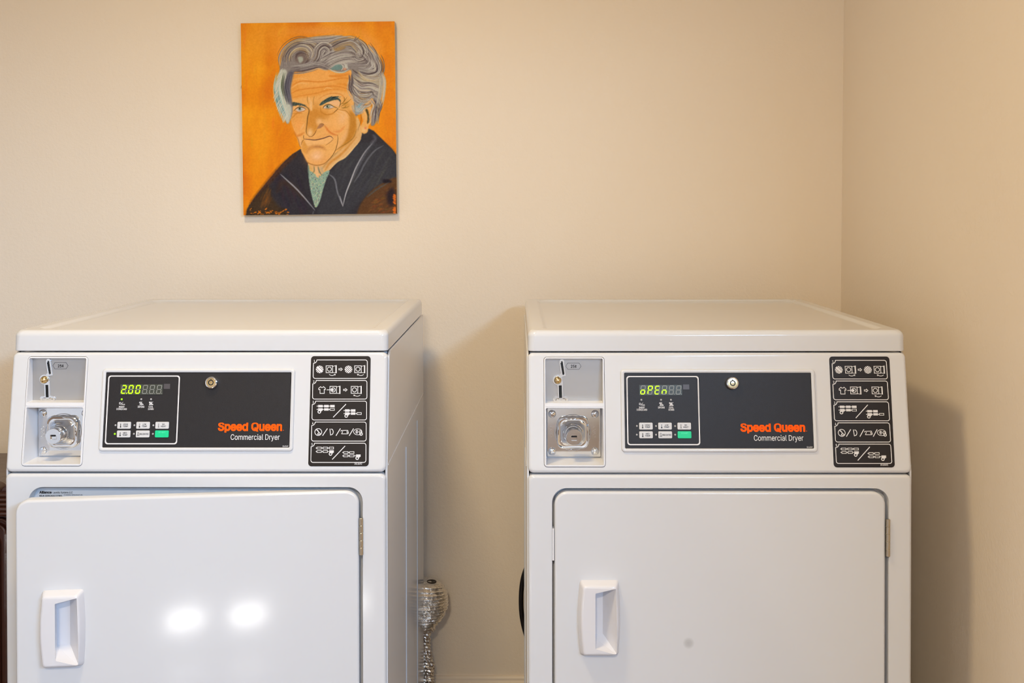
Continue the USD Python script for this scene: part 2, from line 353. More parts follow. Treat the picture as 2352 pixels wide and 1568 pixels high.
def build_dryer(label, x, y, digits, lit_leds, door_deg, with_label, door_mat):
    D = thing('clothes_dryer', label, 'dryer', (x, y, 0))
    h = W / 2
    # cabinet core and side panels
    core = Polygon([(.026, .03), (.026, .842), (.056, 1.05), (.70, 1.05), (.70, .03)])
    c = trimesh.creation.extrude_polygon(core, W - .012, engine='earcut'); v = c.vertices.copy(); c.vertices = np.column_stack([v[:, 2] - h + .006, v[:, 0], v[:, 1]])
    coin_block = P(trimesh.creation.box((.108, .193, .16), trimesh.transformations.translation_matrix((-.2585, .1097, 0))))
    c = unman(man(c) - man(coin_block))
    obj('cabinet', c, ENAMEL, D)
    for s in (-1, 1):
        sp_ = [(.009, .005), (.009, .842), (.0415, 1.0440), (.056, 1.0525), (.703, 1.0525), (.703, .005)]
        pl = Polygon(sp_)
        R = []
        for d, xx in ((.0, h - .0040), (.0, h - .0016), (.0005, h - .0006), (.0016, h)):
            q = np.array(pl.buffer(-d, join_style=2).exterior.coords)[:-1] if d else np.array(sp_)
            k = np.argmin(np.hypot(*(q - sp_[0]).T)); q = np.roll(q, -k, 0)
            if (Polygon(q).exterior.is_ccw): q = q[::-1]
            k = np.argmin(np.hypot(*(q - sp_[0]).T)); q = np.roll(q, -k, 0)
            R.append(np.column_stack([np.full(len(q), s * xx), q]))
        m = loft(R); m.fix_normals()
        beads = [tube([(s * h, yy, .815 if yy < .4 else .822), (s * h, yy, .12)], .0014, 8) for yy in (.31, .545)]
        beads += [tube([(s * h, .014, .8515), (s * h, .70, .8585)], .0013, 8)]
        obj('side_panel', cat(m, *beads), ENAMEL, D)
    # lid
    x0, x1, y0, y1 = -.3422, .3422, .0330, .704
    L = [ring(x0, x1, y0, y1, .010, 1.0543, .0010), ring(x0, x1, y0, y1, .012, 1.0550, .0002), ring(x0, x1, y0, y1, .012, 1.0558)]
    for k in range(7):
        a = math.pi / 2 * k / 6; L.append(ring(x0, x1, y0, y1, .014, 1.0805 + .0115 * math.sin(a), .0095 * (1 - math.cos(a))))
    for d, z in ((.026, 1.092), (.029, 1.0916), (.032, 1.0902), (.035, 1.0884), (.038, 1.0877), (.042, 1.0875)): L.append(ring(x0, x1, y0, y1, .02, z, d))
    obj('top_lid', loft(L), ENAMEL, D)
    # control panel fascia with a cut-out for the coin unit
    fw = .3420
    R = [ring(-fw, fw, .0018, .2153, .010, -.016)]
    for k in range(6):
        a = math.pi / 2 * k / 5; d = .006 * (1 - math.cos(a)); R.append(ring(-fw, fw, .0018, .2153, .010 - d * .6, -.006 + .006 * math.sin(a), d))
    fas = man(loft(R)) - man(slab(-.3137, -.2033, .0118, .2076, .0065, -.05, .05, .001))
    obj('control_panel', P(unman(fas)), ENAMEL, D)
    # coin unit housing: white tray with two pockets
    hs = man(P(slab(-.3131, -.2039, .0124, .2070, .006, -.075, .0010, .0009)))
    zz = lambda vv: ZS + vv * T_[2]
    up_ = hull_pts([(xx, yy, z) for xx in (-.3103, -.2068) for z in (zz(.1248), zz(.2043)) for yy in (-.03, .0415)])
    lo_ = hull_pts([(xx, -.03, z) for xx in (-.3103, -.2068) for z in (zz(.0158), zz(.1158))] + [(xx, .058, z) for xx in (-.3085, -.2072) for z in (zz(.0158) + .0005, zz(.1158))])
    hs = hs - up_ - lo_
    hous = obj('coin_housing', unman(hs), PLASTIC, D)
    rimu = cat(P(ext(Polygon(rr(-.3118, -.2052, .1185, .2058, .004)).difference(Polygon(rr(-.3108, -.2062, .1195, .2048, .004))), .0004, .0012)),
               P(ext(Polygon(rr(-.3118, -.2052, .0140, .1172, .004)).difference(Polygon(rr(-.3108, -.2062, .0150, .1162, .004))), .0004, .0012)))
    obj('rim', rimu, PLASTIC, hous)
    # coin slide plate (upper pocket): Q coordinates = across, up, out of a vertical plate
    Q = lambda m, yy: moved(Fr(m), (0, yy, 0))
    pu = obj('coin_slot_plate', Q(slab(-.3100, -.2071, .9580, 1.0405, .001, 0, .0012, .0003), .0418), STEEL, D)
    qx = lambda px: (-309.3 + (px - 280) / 665 * 100.9) * mm
    qz = lambda py: (1037.8 - (py - 135) / 525 * 79.85) * mm
    qp = lambda pts: [(qx(a), qz(b)) for a, b in pts]
    outline = unary_union([line(qp([(470, 160), (492, 330)]), .0085), line(qp([(470, 160), (484, 300), (420, 372)]), .0062), Point(*qp([(421, 376)])[0]).buffer(.0088), line(qp([(452, 400), (458, 600)]), .0102), line(qp([(395, 606), (520, 606)]), .0088),
                           Point(*qp([(472, 155)])[0]).buffer(.0043), Point(*qp([(396, 606)])[0]).buffer(.0044), Point(*qp([(520, 606)])[0]).buffer(.0044)]).buffer(.0006).buffer(-.0006)
    R = [ext(outline, .0016, .0010), ext(outline.buffer(-.0006), .0010, .0018)]
    slots = unary_union([line(qp([(463, 160), (474, 158), (495, 300), (484, 312)]), .0024), line(qp([(466, 168), (490, 305)]), .0034), line(qp([(452, 440), (457, 590)]), .0052)])
    sl_ = obj('coin_slide_bezel', Q(cat(ext(outline.difference(slots), .0022, .0011), ext(outline.buffer(-.0012).difference(slots), .0008, .0030)), .0418), CHROME, pu)
    obj('coin_slot', Q(ext(slots.buffer(.0002), .0006, .0013), .0418), DARK, pu)
    kn = trimesh.creation.icosphere(3, .0068); kn.apply_translation((qx(422), .0418 - .0045, qz(378))); obj('return_knob', kn, BRASS, pu, smooth=True)
    lip = loft([ring(qx(395), qx(525), qz(634) - .001, qz(592), .004, .001), ring(qx(395), qx(525), qz(634) - .001, qz(592), .004, .004, .0003), ring(qx(402), qx(518), qz(634), qz(597), .004, .0055, .0006)])
    cup = man(lip) - man(slab(qx(440), qx(482), qz(615), qz(570), .002, .003, .01, .0005))
    obj('coin_cup', Q(unman(cup), .0418), CHROME, pu)
    hx = [(qx(a), qz(b)) for a, b in ((518, 212), (543, 172), (680, 172), (706, 212), (680, 252), (543, 252))]
    obj('price_frame', Q(ext(Polygon(hx).difference(Polygon(hx).buffer(-.0005)), .0002, .0012), .0418), INK_BLACK, pu)
    obj('price_lettering', Q(ext(text_shape('25¢', qx(580), qx(650), qz(231), qz(198) - qz(231), .02), .0002, .0012), .0418), INK_BLACK, pu)
    obj('part_number_lettering', Q(ext(text_shape('16717', qx(865), qx(918), qz(650), qz(638) - qz(650)), .0002, .0012), .0418), INK_BLACK, pu)
    # coin box lock (lower pocket)
    yy = .0572
    lp = obj('coin_box_plate', Q(slab(-.3066, -.2082, .8575, .9466, .002, 0, .004, .0008), yy), CHROME, D)
    for sx_, sz in ((-.2975, .9365), (-.2187, .9365), (-.2975, .8675), (-.2187, .8675)):
        prof = [(.0073, .0035), (.0073, .0042)] + [(.0073 * math.cos(t), .0042 + .0034 * math.sin(t)) for t in np.linspace(.15, 1.45, 7)] + [(.0002, .0076)]
        b = Q(moved(lathe(prof, 24), (sx_, sz, 0)), yy); obj('bolt', b, CHROME, lp)
    rg = [(.0335, .0035), (.0335, .0046), (.0325, .0054), (.031, .0054), (.0300, .0040)]
    obj('raised_ring', Q(moved(lathe(rg, 40), (-.2595, .9025, 0)), yy), CHROME, lp)
    cx_b, cz_b = -.2595, .9030
    def circ(r, z, n=28):
        a = np.radians(np.array([-90 + 90 * k / 6 for k in range(7)] + [0 + 90 * k / 6 for k in range(7)] + [90 + 90 * k / 6 for k in range(7)] + [180 + 90 * k / 6 for k in range(7)]))
        return np.column_stack([cx_b + r * np.cos(a), cz_b + r * np.sin(a), np.full(28, z)])
    sq = lambda hw, r, z: ring(cx_b - hw, cx_b + hw, cz_b - hw, cz_b + hw, r, z)
    B = [sq(.0300, .014, .0035), sq(.0298, .014, .0085), sq(.0290, .0135, .0105), sq(.0275, .0125, .0113), sq(.0258, .0115, .0108), sq(.0235, .0115, .0105)]
    for k in range(1, 7):
        t = k / 6; hw = .0235 + (.0165 - .0235) * t; s0, s1 = sq(hw, .0115, 0), circ(.0165 + .004 * (1 - t), 0); w_ = t
        q = s0 * (1 - w_) + s1 * w_; q[:, 2] = .0105 + .0115 * t ** 1.6; B.append(q)
    B += [circ(.0150, .0232)]
    obj('lock_boss', Q(loft(B), yy), CHROME, lp)
    cyl = man(moved(lathe([(.0146, .020), (.0146, .0455), (.0141, .0465), (.0136, .0468)], 36), (cx_b, cz_b, 0))) - man(slab(cx_b - .0052, cx_b + .0056, cz_b - .0062, cz_b + .0032, .001, .0440, .06, .0002))
    cyo = obj('lock_cylinder', Q(unman(cyl), yy), CHROME, lp)
    kq = Polygon(rr(cx_b - .0064, cx_b + .0062, cz_b - .0078, cz_b + .0042, .004)).difference(Polygon(rr(cx_b - .0050, cx_b + .0052, cz_b - .0060, cz_b + .0030, .001)))
    obj('keyhole', Q(ext(sbox(cx_b - .0048, cz_b - .0006, cx_b + .0052, cz_b + .0024), .0003, .0441), yy), DARK, lp)
    obj('keyhole_ring', Q(ext(kq, .0004, .0468), yy), CHROME, lp)
    for ex in (-.2993, -.2195):
        g = unary_union([Point(ex, .9025 + dz).buffer(.0036).difference(Point(ex, .9025 + dz).buffer(.0021)) for dz in (-.0068, 0, .0068)] + [line([(ex - .0025, .9025 - .002), (ex + .0025, .9025 + .002)], .0011)])
        obj('embossed_mark', Q(ext(g, .0006, .004), yy), CHROME, lp)
    # bezel and charcoal board
    e = lambda d, z, r: ring(-.1752, .1752, .0384, .1855, r, z, d)
    bz = loft([e(0, -.002, .006), e(.0002, .001, .006), e(.0012, .0030, .0055), e(.0028, .0038, .005), e(.0048, .0036, .004), e(.0066, .0026, .002), e(.0070, -.002, .0015)], closed=True)
    obj('bezel', P(bz), ENAMEL, D)
    bd = obj('control_board', P(slab(-.1684, .1684, .0452, .1787, .0012, -.002, .0012, .0003)), CHARCOAL, D)
    z0 = .0012
    ol = Polygon(rr(-.1645, -.0340, .0507, .1732, .005)).difference(Polygon(rr(-.1623, -.0362, .0529, .1710, .004)))
    obj('panel_outline', P(ext(ol, .0005, z0)), INK_WHITE, bd)
    br = shapely.transform(text_shape('Speed Queen', .0385, .1542, 0, 1, .058), lambda a: np.column_stack([a[:, 0], .0753 + .0128 * np.interp(a[:, 1], [-.3, 0, .76, 1.1], [-.3, 0, .86, 1.1])]))
    obj('brand_lettering', P(cat(ext(br, .0003, z0), ext(Point(.1567, .0757).buffer(.0007), .0003, z0))), INK_ORANGE, bd)
    obj('model_lettering', P(ext(text_shape('Commercial Dryer', .0620, .1505, .0588, .0096, .0), .0003, z0)), INK_WHITE, bd)
    obj('serial_lettering', P(ext(text_shape('514369', .1560, .1662, .0462, .0026, 0), .0003, z0)), INK_WHITE, bd)
    # lock on the board
    lk = obj('panel_lock', P(moved(lathe([(.0112, 0), (.0112, .0070), (.0106, .0085), (.0092, .0092), (.0086, .0092)], 32), (.0252, .1606, z0))), CHROME, D)
    obj('lock_face', P(moved(lathe([(.0084, .008), (.0084, .0094), (.0001, .0098)], 28), (.0252, .1606, z0))), BRASS, lk)
    kr = Point(.0252, .1606).buffer(.0050).difference(Point(.0252, .1606).buffer(.0034)).union(sbox(.0246, .1640, .0258, .1672))
    obj('key_ring_slot', P(ext(kr, .0003, z0 + .0097)), DARK, lk)
    # display
    ds = obj('display', P(slab(-.1416, -.0642, .1388, .1574, .0006, z0 - .001, z0 + .0006, .0002)), WINDOW_BACK, D)
    obj('display_sensor', P(ext(sbox(-.0626, .1492, -.0514, .1581), .0003, z0)), plain_grey, ds)
    for i, ch in enumerate(digits):
        dx = -.1404 + i * .01282; allseg = 'abcdefg.'
        on = ''.join(k for k in allseg if k in ch); off = ''.join(k for k in allseg if k not in ch)
        off = ''.join(k for k in off if not (k == '.' )) if on else off
        if off: obj('unlit_digit', P(ext(segments(off, dx, .1402, .0088, .0160, .0014), .0002, z0 + .0006)), SEG_OFF, ds)
        if on: obj('lit_digit', P(ext(segments(on, dx, .1402, .0090, .0160, .0021), .0003, z0 + .0006)), SEG_ON, ds, label='glowing yellow-green digit')
    # indicator lights
    for i, (lx, lv) in enumerate([(-.1380, .1306), (-.1026, .1306), (-.0848, .1306), (-.1468, .0844), (-.1126, .0843), (-.0783, .0842), (-.1472, .0691), (-.1128, .0691), (-.0785, .0691)]):
        d = lathe([(.0018, 0)] + [(.0018 * math.cos(t), .0003 + .0012 * math.sin(t)) for t in np.linspace(0, 1.5, 6)], 16)
        o = obj('indicator_light', P(moved(d, (lx, lv, z0))), LED_ON if i in lit_leds else LED_OFF, D)
        if i in lit_leds: o.SetCustomDataByKey('label', 'glowing green indicator light')
    # lettering and signs below the upper indicator lights
    def sym_coin(cx, b): return unary_union([text_shape('D', cx - .0046, cx - .0006, b + .0012, .0034, .03), line([(cx - .0012, b - .0004), (cx + .0022, b + .0052)], .0006), rect(cx + .0012, b - .0002, cx + .0056, b + .0020, .0006)])
    def sym_heat(cx, b, x=False):
        s = [line([(cx + dx + .0010 * math.sin(t * 6.3), b + .0056 * t) for t in np.linspace(0, 1, 9)], .0009) for dx in (-.0024, -.0006, .0012)] + [line([(cx - .0034, b), (cx + .0036, b), (cx + .0036, b + .0016)], .0007)]
        if x: s += [line([(cx - .0036, b), (cx + .0036, b + .0056)], .0007), line([(cx - .0036, b + .0056), (cx + .0036, b)], .0007)]
        return unary_union(s)
    for shp in (unary_union([sym_coin(-.1376, .1205), centred('INSERT', -.1374, .0106, .1155, .0031, .02), centred('COINS/CARD', -.1374, .0192, .1116, .0031, .02)]),
                unary_union([sym_heat(-.1022, .1206), centred('DRYING', -.1022, .0118, .1155, .0034, .02)]),
                unary_union([sym_heat(-.0845, .1206, True), centred('COOL', -.0845, .0084, .1157, .0031, .02), centred('DOWN', -.0845, .0098, .1116, .0031, .02)])):
        obj('indicator_lettering', P(ext(shp, .0003, z0)), INK_WHITE, bd)
    # buttons
    def thermo(cx, b, fill):
        st = unary_union([line([(cx, b), (cx, b + .0062)], .0011), Point(cx, b + .0004).buffer(.0012)])
        return st if fill == 2 else st.difference(unary_union([line([(cx, b + (.0022 if fill else -.0008)), (cx, b + .0058)], .0005)] + ([] if fill else [Point(cx, b + .0004).buffer(.0007)])))
    BT = [(-.1430, -.1186, .0782, .0905, ('HIGH', 'TEMP'), 2), (-.1088, -.0844, .0782, .0905, ('LOW', 'TEMP'), 1), (-.0744, -.0500, .0782, .0905, ('NO', 'HEAT'), 0),
          (-.1431, -.1187, .0629, .0753, ('MED', 'TEMP'), 2), (-.1088, -.0842, .0629, .0753, ('DELICATES',), None), (-.0744, -.0497, .0629, .0754, ('START',), 'go')]
    for bx0, bx1, bv0, bv1, words, kind in BT:
        go = kind == 'go'; zb = z0 + .0020
        b = obj('button', P(slab(bx0, bx1, bv0, bv1, .0018, z0 - .0005, zb, .0006)), START if go else BUTTON, D, label='green start button' if go else None)
        bw = bx1 - bx0; s = []
        if go: s.append(text_shape('START', bx0 + .0068, bx1 - .0058, bv0 + .0078, .0026, 0))
        elif kind is None:
            s += [text_shape('DELICATES', bx0 + .0070, bx1 - .0018, bv0 + .0048, .0026, .02), line([(bx0 + .0026, bv0 + .0028), (bx0 + .0036, bv0 + .0090), (bx0 + .0050, bv0 + .0090), (bx0 + .0060, bv0 + .0028), (bx0 + .0044, bv0 + .0045), (bx0 + .0026, bv0 + .0028)], .0005)]
        else:
            s += [thermo(bx0 + .0062, bv0 + .0030, kind), centred(words[0], bx0 + .0150, .0022 * len(words[0]), bv0 + .0068, .0024, .01), centred(words[1], bx0 + .0150, .0092, bv0 + .0032, .0024, .01)]
        obj('button_lettering', P(ext(unary_union(s), .0002, zb)), INK_TEAL if go else INK_BLACK, b)
    # instruction plate
    ip = obj('instruction_plate', P(slab(.2029, .3114, .0121, .2079, .0058, -.001, .0008, .0004)), BROWNBLACK, D)
    for r in ROWS: obj('instruction_pictogram', P(ext(r, .0002, .0008)), INK_WHITE, ip)
    obj('plate_lettering', P(ext(text_shape('D518492', .2860, .2995, .0150, .0032, .01), .0002, .0008)), INK_WHITE, ip)
    # front panel, recess, door
    R = [ring(-fw, fw, .045, .8378, .008, -.022)]
    for k in range(6):
        a = math.pi / 2 * k / 5; d = .006 * (1 - math.cos(a)); R.append(ring(-fw, fw, .045, .8378, .010 - d * .6, -.006 + .006 * math.sin(a), d))
    fp = man(loft(R)) - man(slab(-.2986, .3000, .235, .8136, .026, -.05, .05, .001, 10))
    edge = [ring(-.2986, .3000, .235, .8136, .026, -.0030, 0, 10), ring(-.2986, .3000, .235, .8136, .026, -.0004, -.0008, 10), ring(-.2986, .3000, .235, .8136, .026, .02, -.0040, 10)]
    fp = fp - man(loft(edge))
    obj('front_panel', Fr(unman(fp)), ENAMEL, D)
    rc = obj('door_recess', box(-.31, .31, .0205, .0255, .225, .825), ENAMEL, D)
    obj('door_catch', cat(box(-.2990, -.2958, -.0005, .014, .685, .742)), PLASTIC, rc)
    if with_label:
        t1 = text_shape('Alliance', -.2895, -.2672, .7972, .0042, .06); t2 = text_shape('Laundry Systems LLC', -.2650, -.2290, .7972, .0036, 0)
        t3 = text_shape('MDL#: SDENCAGS173TW01', -.2895, -.2480, .7915, .0030, .01); t4 = text_shape('221 SHEPARD ST RIPON, WI 54971 USA', -.2455, -.2110, .7938, .0015, 0)
        obj('maker_label', Fr(moved(ext(unary_union([t1, t2, t3, t4]), .0002, 0), (0, 0, -.0204))), INK_BLACK, rc)
    dr = [ring(-.2952, .2945, .243, .8086, .024, -.016, 0, 10), ring(-.2952, .2945, .243, .8086, .024, -.003, 0, 10)]
    for k in range(1, 6):
        a = math.pi / 2 * k / 5; d = .005 * (1 - math.cos(a)); dr.append(ring(-.2952, .2945, .243, .8086, .024 - d, -.003 + .005 * math.sin(a), d, 10))
    dm = unman(man(loft(dr)) - man(box(-.2440, -.1870, .524, .645, -.0125, .01)))
    do = obj('door', rot_door(Fr(dm), door_deg), door_mat, D)
    # pull handle with a scooped pocket
    def hring(d, z):
        p = []
        for t in np.linspace(0, 1, 9): p.append((-.182 + .0032 * math.sin(math.pi * t) - d, .519 + d + (.131 - 2 * d) * t))
        for t in np.linspace(0, 1, 9): p.append((-.2488 - .0045 * math.sin(math.pi * t) + d, .650 - d - (.131 - 2 * d) * t))
        q = Polygon(p).buffer(-.004).buffer(.004, quad_segs=4)
        ls = q.exterior; n = 96; pts = np.array([ls.interpolate(k / n, normalized=True).coords[0] for k in range(n)])
        a = np.arctan2(pts[:, 1] - .5845, pts[:, 0] + .2155); pts = np.roll(pts, -np.argmin(a), 0)
        if not Polygon(pts).exterior.is_ccw: pts = np.roll(pts[::-1], 1, 0)
        return np.column_stack([pts, np.full(n, z)])
    hb = man(loft([hring(-.001, .0012), hring(0, .006), hring(.0035, .0165), hring(.0045, .0185), hring(.0062, .0198), hring(.0085, .0202)]))
    pk = hull_pts([(-.2222, .6335, .0204), (-.1868, .6415, .0204), (-.1838, .5235, .0204), (-.2222, .5345, .0204), (-.2215, .6335, .03), (-.1860, .6425, .03), (-.1830, .5225, .03), (-.2215, .5335, .03),
                   (-.2300, .6300, -.0105), (-.2080, .6270, -.0105), (-.2080, .5500, -.0105), (-.2300, .5480, -.0105)])
    hb = hb + man(box(-.2436, -.1874, .5244, .6446, -.0122, .006))
    obj('handle', rot_door(Fr(unman(hb - pk)), door_deg), HANDLE, do)
    # hinge
    hm = []
    for k in range(5): hm.append(moved(lathe([(.0030, 0), (.0036, .0006), (.0036, .0126), (.0030, .0132)], 16), (.2985, -.0022, .6935 + k * .0133)))
    hm.append(box(.2950, .2985, -.0008, .0012, .6940, .7595))
    obj('hinge', cat(*hm), HINGE, D)
    return D

plain_grey = plain('display_sensor_grey', (78, 74, 78), .4)
build_dryer('white coin-operated dryer with its door ajar and 2.00 on the display', -.5784, 1.8155, ['abged.', 'abcdef', 'abcdef', '', '', ''], (0, 6), 6.2, True, ENAMEL)
build_dryer('white coin-operated dryer with its door shut, beside the right-hand wall', .3608, 1.8096, ['cdeg', 'abefg', 'adefg', 'ceg', '', ''], (), 0, False, ENAMEL_STAIN)

# ------------------------------------------------------------------ things behind the dryers
# crumpled foil vent duct hanging on the wall between the dryers
def foil_duct():
    prof = [(.366, .010), (.366, .026), (.3645, .036), (.359, .046), (.348, .055), (.332, .061), (.315, .0625), (.297, .060), (.280, .0535), (.266, .046), (.252, .039), (.236, .026), (.226, .019), (.205, .0165), (.18, .0185), (.15, .0205), (.12, .020), (.09, .0205), (.05, .020), (.0, .021)]
    zs = np.array([p[0] for p in prof]); rs = np.array([p[1] for p in prof])
    zz = np.linspace(.366, .002, 230); r = np.interp(-zz, -zs, rs); r[0] = .008
    n = 72; R = []
    for i, z in enumerate(zz):
        a = np.linspace(0, 2 * math.pi, n, endpoint=False); ax = np.column_stack([np.cos(a), np.sin(a), np.full(n, z)])
        rib = .0026 * np.cos(2 * math.pi * z / .0085 + 5.5 * np.sin(a + .4)) * min(1, r[i] / .04)
        cr_ = (meshkit.fbm(ax * [2.6, 2.6, 70], 3, 3) - .5) * (.016 if z < .28 else .009)
        cxz = -.2405 + .006 * math.sin((z - .05) * 22) * (z < .26) ; rr_ = np.maximum(r[i] + rib + cr_, .004)
        tilt = (.03 * (z - .32) / .07 if z > .25 else 0)
        R.append(np.column_stack([cxz + rr_ * np.cos(a), 2.5845 + rr_ * np.sin(a) * .93, z + tilt * (-.35) * np.cos(a) * rr_ * 10]))
    return loft(R)
t = thing('vent_duct', 'crumpled silver foil vent duct hanging by the wall between the dryers', 'duct', (0, 0, 0))
obj('foil_hose', foil_duct(), FOIL, t, smooth=40)
obj('collar', moved(lathe([(.004, -.0035), (.008, -.0025), (.0115, -.002), (.0135, -.0035), (.012, -.006), (.004, -.006)][::-1], 32), (-.2405 + .020, 2.5845, .3675)), plain('dark_collar', (44, 36, 30), .4, .3), t)
cp_ = spline([(.075, 2.515, .50), (.045, 2.55, .455), (.016, 2.575, .385), (.0085, 2.585, .315), (.016, 2.59, .245), (.045, 2.60, .16), (.085, 2.61, .09), (.13, 2.60, .03), (.16, 2.59, .0065)], 64)
tag(obj('power_cord', tube(cp_, .0062, 12), CORD), 'black power cord bowing out behind the right-hand dryer', 'cord')

# dark carved cabinet at the left edge
def cabinet():
    t = thing('carved_cabinet', 'glossy dark brown carved cabinet at the left edge beside the dryer', 'cabinet', (0, 0, 0))
    x0, x1, y0, y1 = -1.70, -1.02, 2.19, 2.55
    obj('body', box(x0, x1, y0 + .01, y1, 0, .655), BROWNWOOD, t)
    for k in range(5):                                              # stepped, rounded cornice
        z = .657 + k * .0096; d = .002 + .0018 * (4 - k)
        pth = [(x0 - d, y1, z), (x0 - d, y0 - d, z), (x1 + d, y0 - d, z), (x1 + d, y1, z)]
        s = [tube([a, b], .0052, 10) for a, b in zip(pth[:-1], pth[1:])]
        obj('cornice_rail', cat(*s, box(x0 - d, x1 + d, y0 - d, y1, z - .0046, z + .0046)), BROWNWOOD, t)
    cr = unary_union([sbox(x0, .69, x1, .699)] + [affinity.scale(Point(x1 - .068 - .066 * k, .698).buffer(.033), 1, .62) for k in range(9)])
    pr = ext(cr, .03); v = pr.vertices.copy(); pr.vertices = np.column_stack([v[:, 0], y0 + .005 + v[:, 2], v[:, 1]]); pr.invert(); obj('crest', pr, BROWNWOOD, t)
    for xr, zt, r in ((-1.1035, .640, .0036), (-1.1125, .628, .0042)):
        q = rr(x0 + .05, xr, .06, zt, .02, 6); q3 = np.column_stack([q[:, 0], np.full(len(q), y0 + .006), q[:, 1]])
        obj('door_bead', tube(np.vstack([q3, q3[:2]]), r, 8), BROWNWOOD, t)
    dp = slab(x0 + .08, -1.124, .09, .615, .03, 0, .010, .006); obj('door_panel', moved(Fr(dp), (0, y0 + .012, 0)), BROWNWOOD, t)
cabinet()

# ------------------------------------------------------------------ the portrait: brushwork laid down stroke by stroke on a fine canvas mesh, one colour per canvas point
from scipy.ndimage import gaussian_filter
class Brush:
    """a canvas of NU x NV points; positions are given on the sketch grid (354 x 440 units)"""
    def __init__(s, nu=372, nv=462):
        s.nu, s.nv = nu, nv; s.u, s.v = np.meshgrid(np.linspace(0, 354, nu), np.linspace(0, 440, nv)); s.c = np.zeros((nv, nu, 3)); s.k = nu / 354
    def win(s, p, pad):
        a = np.floor((p.min(0) - pad) * s.k).astype(int); b = np.ceil((p.max(0) + pad) * s.k).astype(int) + 1
        return slice(max(a[1], 0), max(min(b[1], s.nv), 0)), slice(max(a[0], 0), max(min(b[0], s.nu), 0))
    def lay(s, w, m, col): s.c[w] = s.c[w] * (1 - m[..., None]) + np.asarray(col, float) * m[..., None]
    def fill(s, p, col, soft=.7, op=1.0, smooth=True):
        p = np.asarray(p, float)
        if smooth: p = spline(np.vstack([p, p[:1]]), 6 * len(p))[:-1]
        w = s.win(p, 3 * soft + 2); x, y = s.u[w], s.v[w]; q = np.roll(p, -1, 0); ins = np.zeros(x.shape, bool)
        for (x0, y0), (x1, y1) in zip(p, q):
            if y0 != y1: ins ^= ((y0 > y) != (y1 > y)) & (x < (x1 - x0) * (y - y0) / (y1 - y0) + x0)
        s.lay(w, gaussian_filter(ins.astype(float), soft * s.k) * op, col)
    def stroke(s, p, wd, col, op=1.0, soft=.7, taper=True, sm=True):
        p = np.asarray(p, float); p = spline(p, 7 * (len(p) - 1)) if sm and len(p) > 2 else (np.linspace(p[0], p[-1], 6) if len(p) == 2 else p)
        w = s.win(p, wd / 2 + 2 * soft + 1); x, y = s.u[w], s.v[w]; best = np.full(x.shape, 99.0); n = len(p) - 1
        if x.size == 0: return
        for i in range(n):
            d = p[i + 1] - p[i]; t = np.clip(((x - p[i][0]) * d[0] + (y - p[i][1]) * d[1]) / max(d @ d, 1e-9), 0, 1)
            tt = (i + t) / n; hw = wd / 2 * (np.sqrt(np.clip(4 * tt * (1 - tt), .02, 1)) if taper else 1)
            best = np.minimum(best, np.hypot(x - p[i][0] - t * d[0], y - p[i][1] - t * d[1]) - hw)
        s.lay(w, np.clip(.5 - best / (2 * soft), 0, 1) * op, col)
    def blob(s, c, rx, ry, col, op=1.0, rot=0.0):
        c = np.asarray(c, float); R = max(rx, ry) * 2.2; w = s.win(np.array([c - R, c + R]), 0); x, y = s.u[w] - c[0], s.v[w] - c[1]; a = math.radians(rot)
        X, Y = x * math.cos(a) + y * math.sin(a), -x * math.sin(a) + y * math.cos(a); s.lay(w, np.exp(-1.2 * ((X / rx) ** 2 + (Y / ry) ** 2)) * op, col)
    def locks(s, p, spread, n, cols, w=1.6, op=.75, r=None, jig=1.2):
        p = spline(np.asarray(p, float), 5 * (len(p) - 1)); t = np.gradient(p, axis=0); t /= np.linalg.norm(t, axis=1, keepdims=True) + 1e-9; nn = np.column_stack([-t[:, 1], t[:, 0]])
        for i in range(n):
            o = (r.random() - .5) * 2 * spread; a, b = sorted(r.random(2) * .5); m = len(p); i0, i1 = int(a * m * .7), m - int((.5 - b) * m * .7)
            if i1 - i0 < 4: continue
            q = p[i0:i1] + nn[i0:i1] * (o * (1 + .25 * np.sin(np.linspace(0, 3, i1 - i0) + i))[:, None]) + r.normal(0, jig * .3, 2)
            s.stroke(q, w * (.6 + .8 * r.random()), cols[int(r.random() * len(cols))], op * (.6 + .4 * r.random()), .6, True, False)

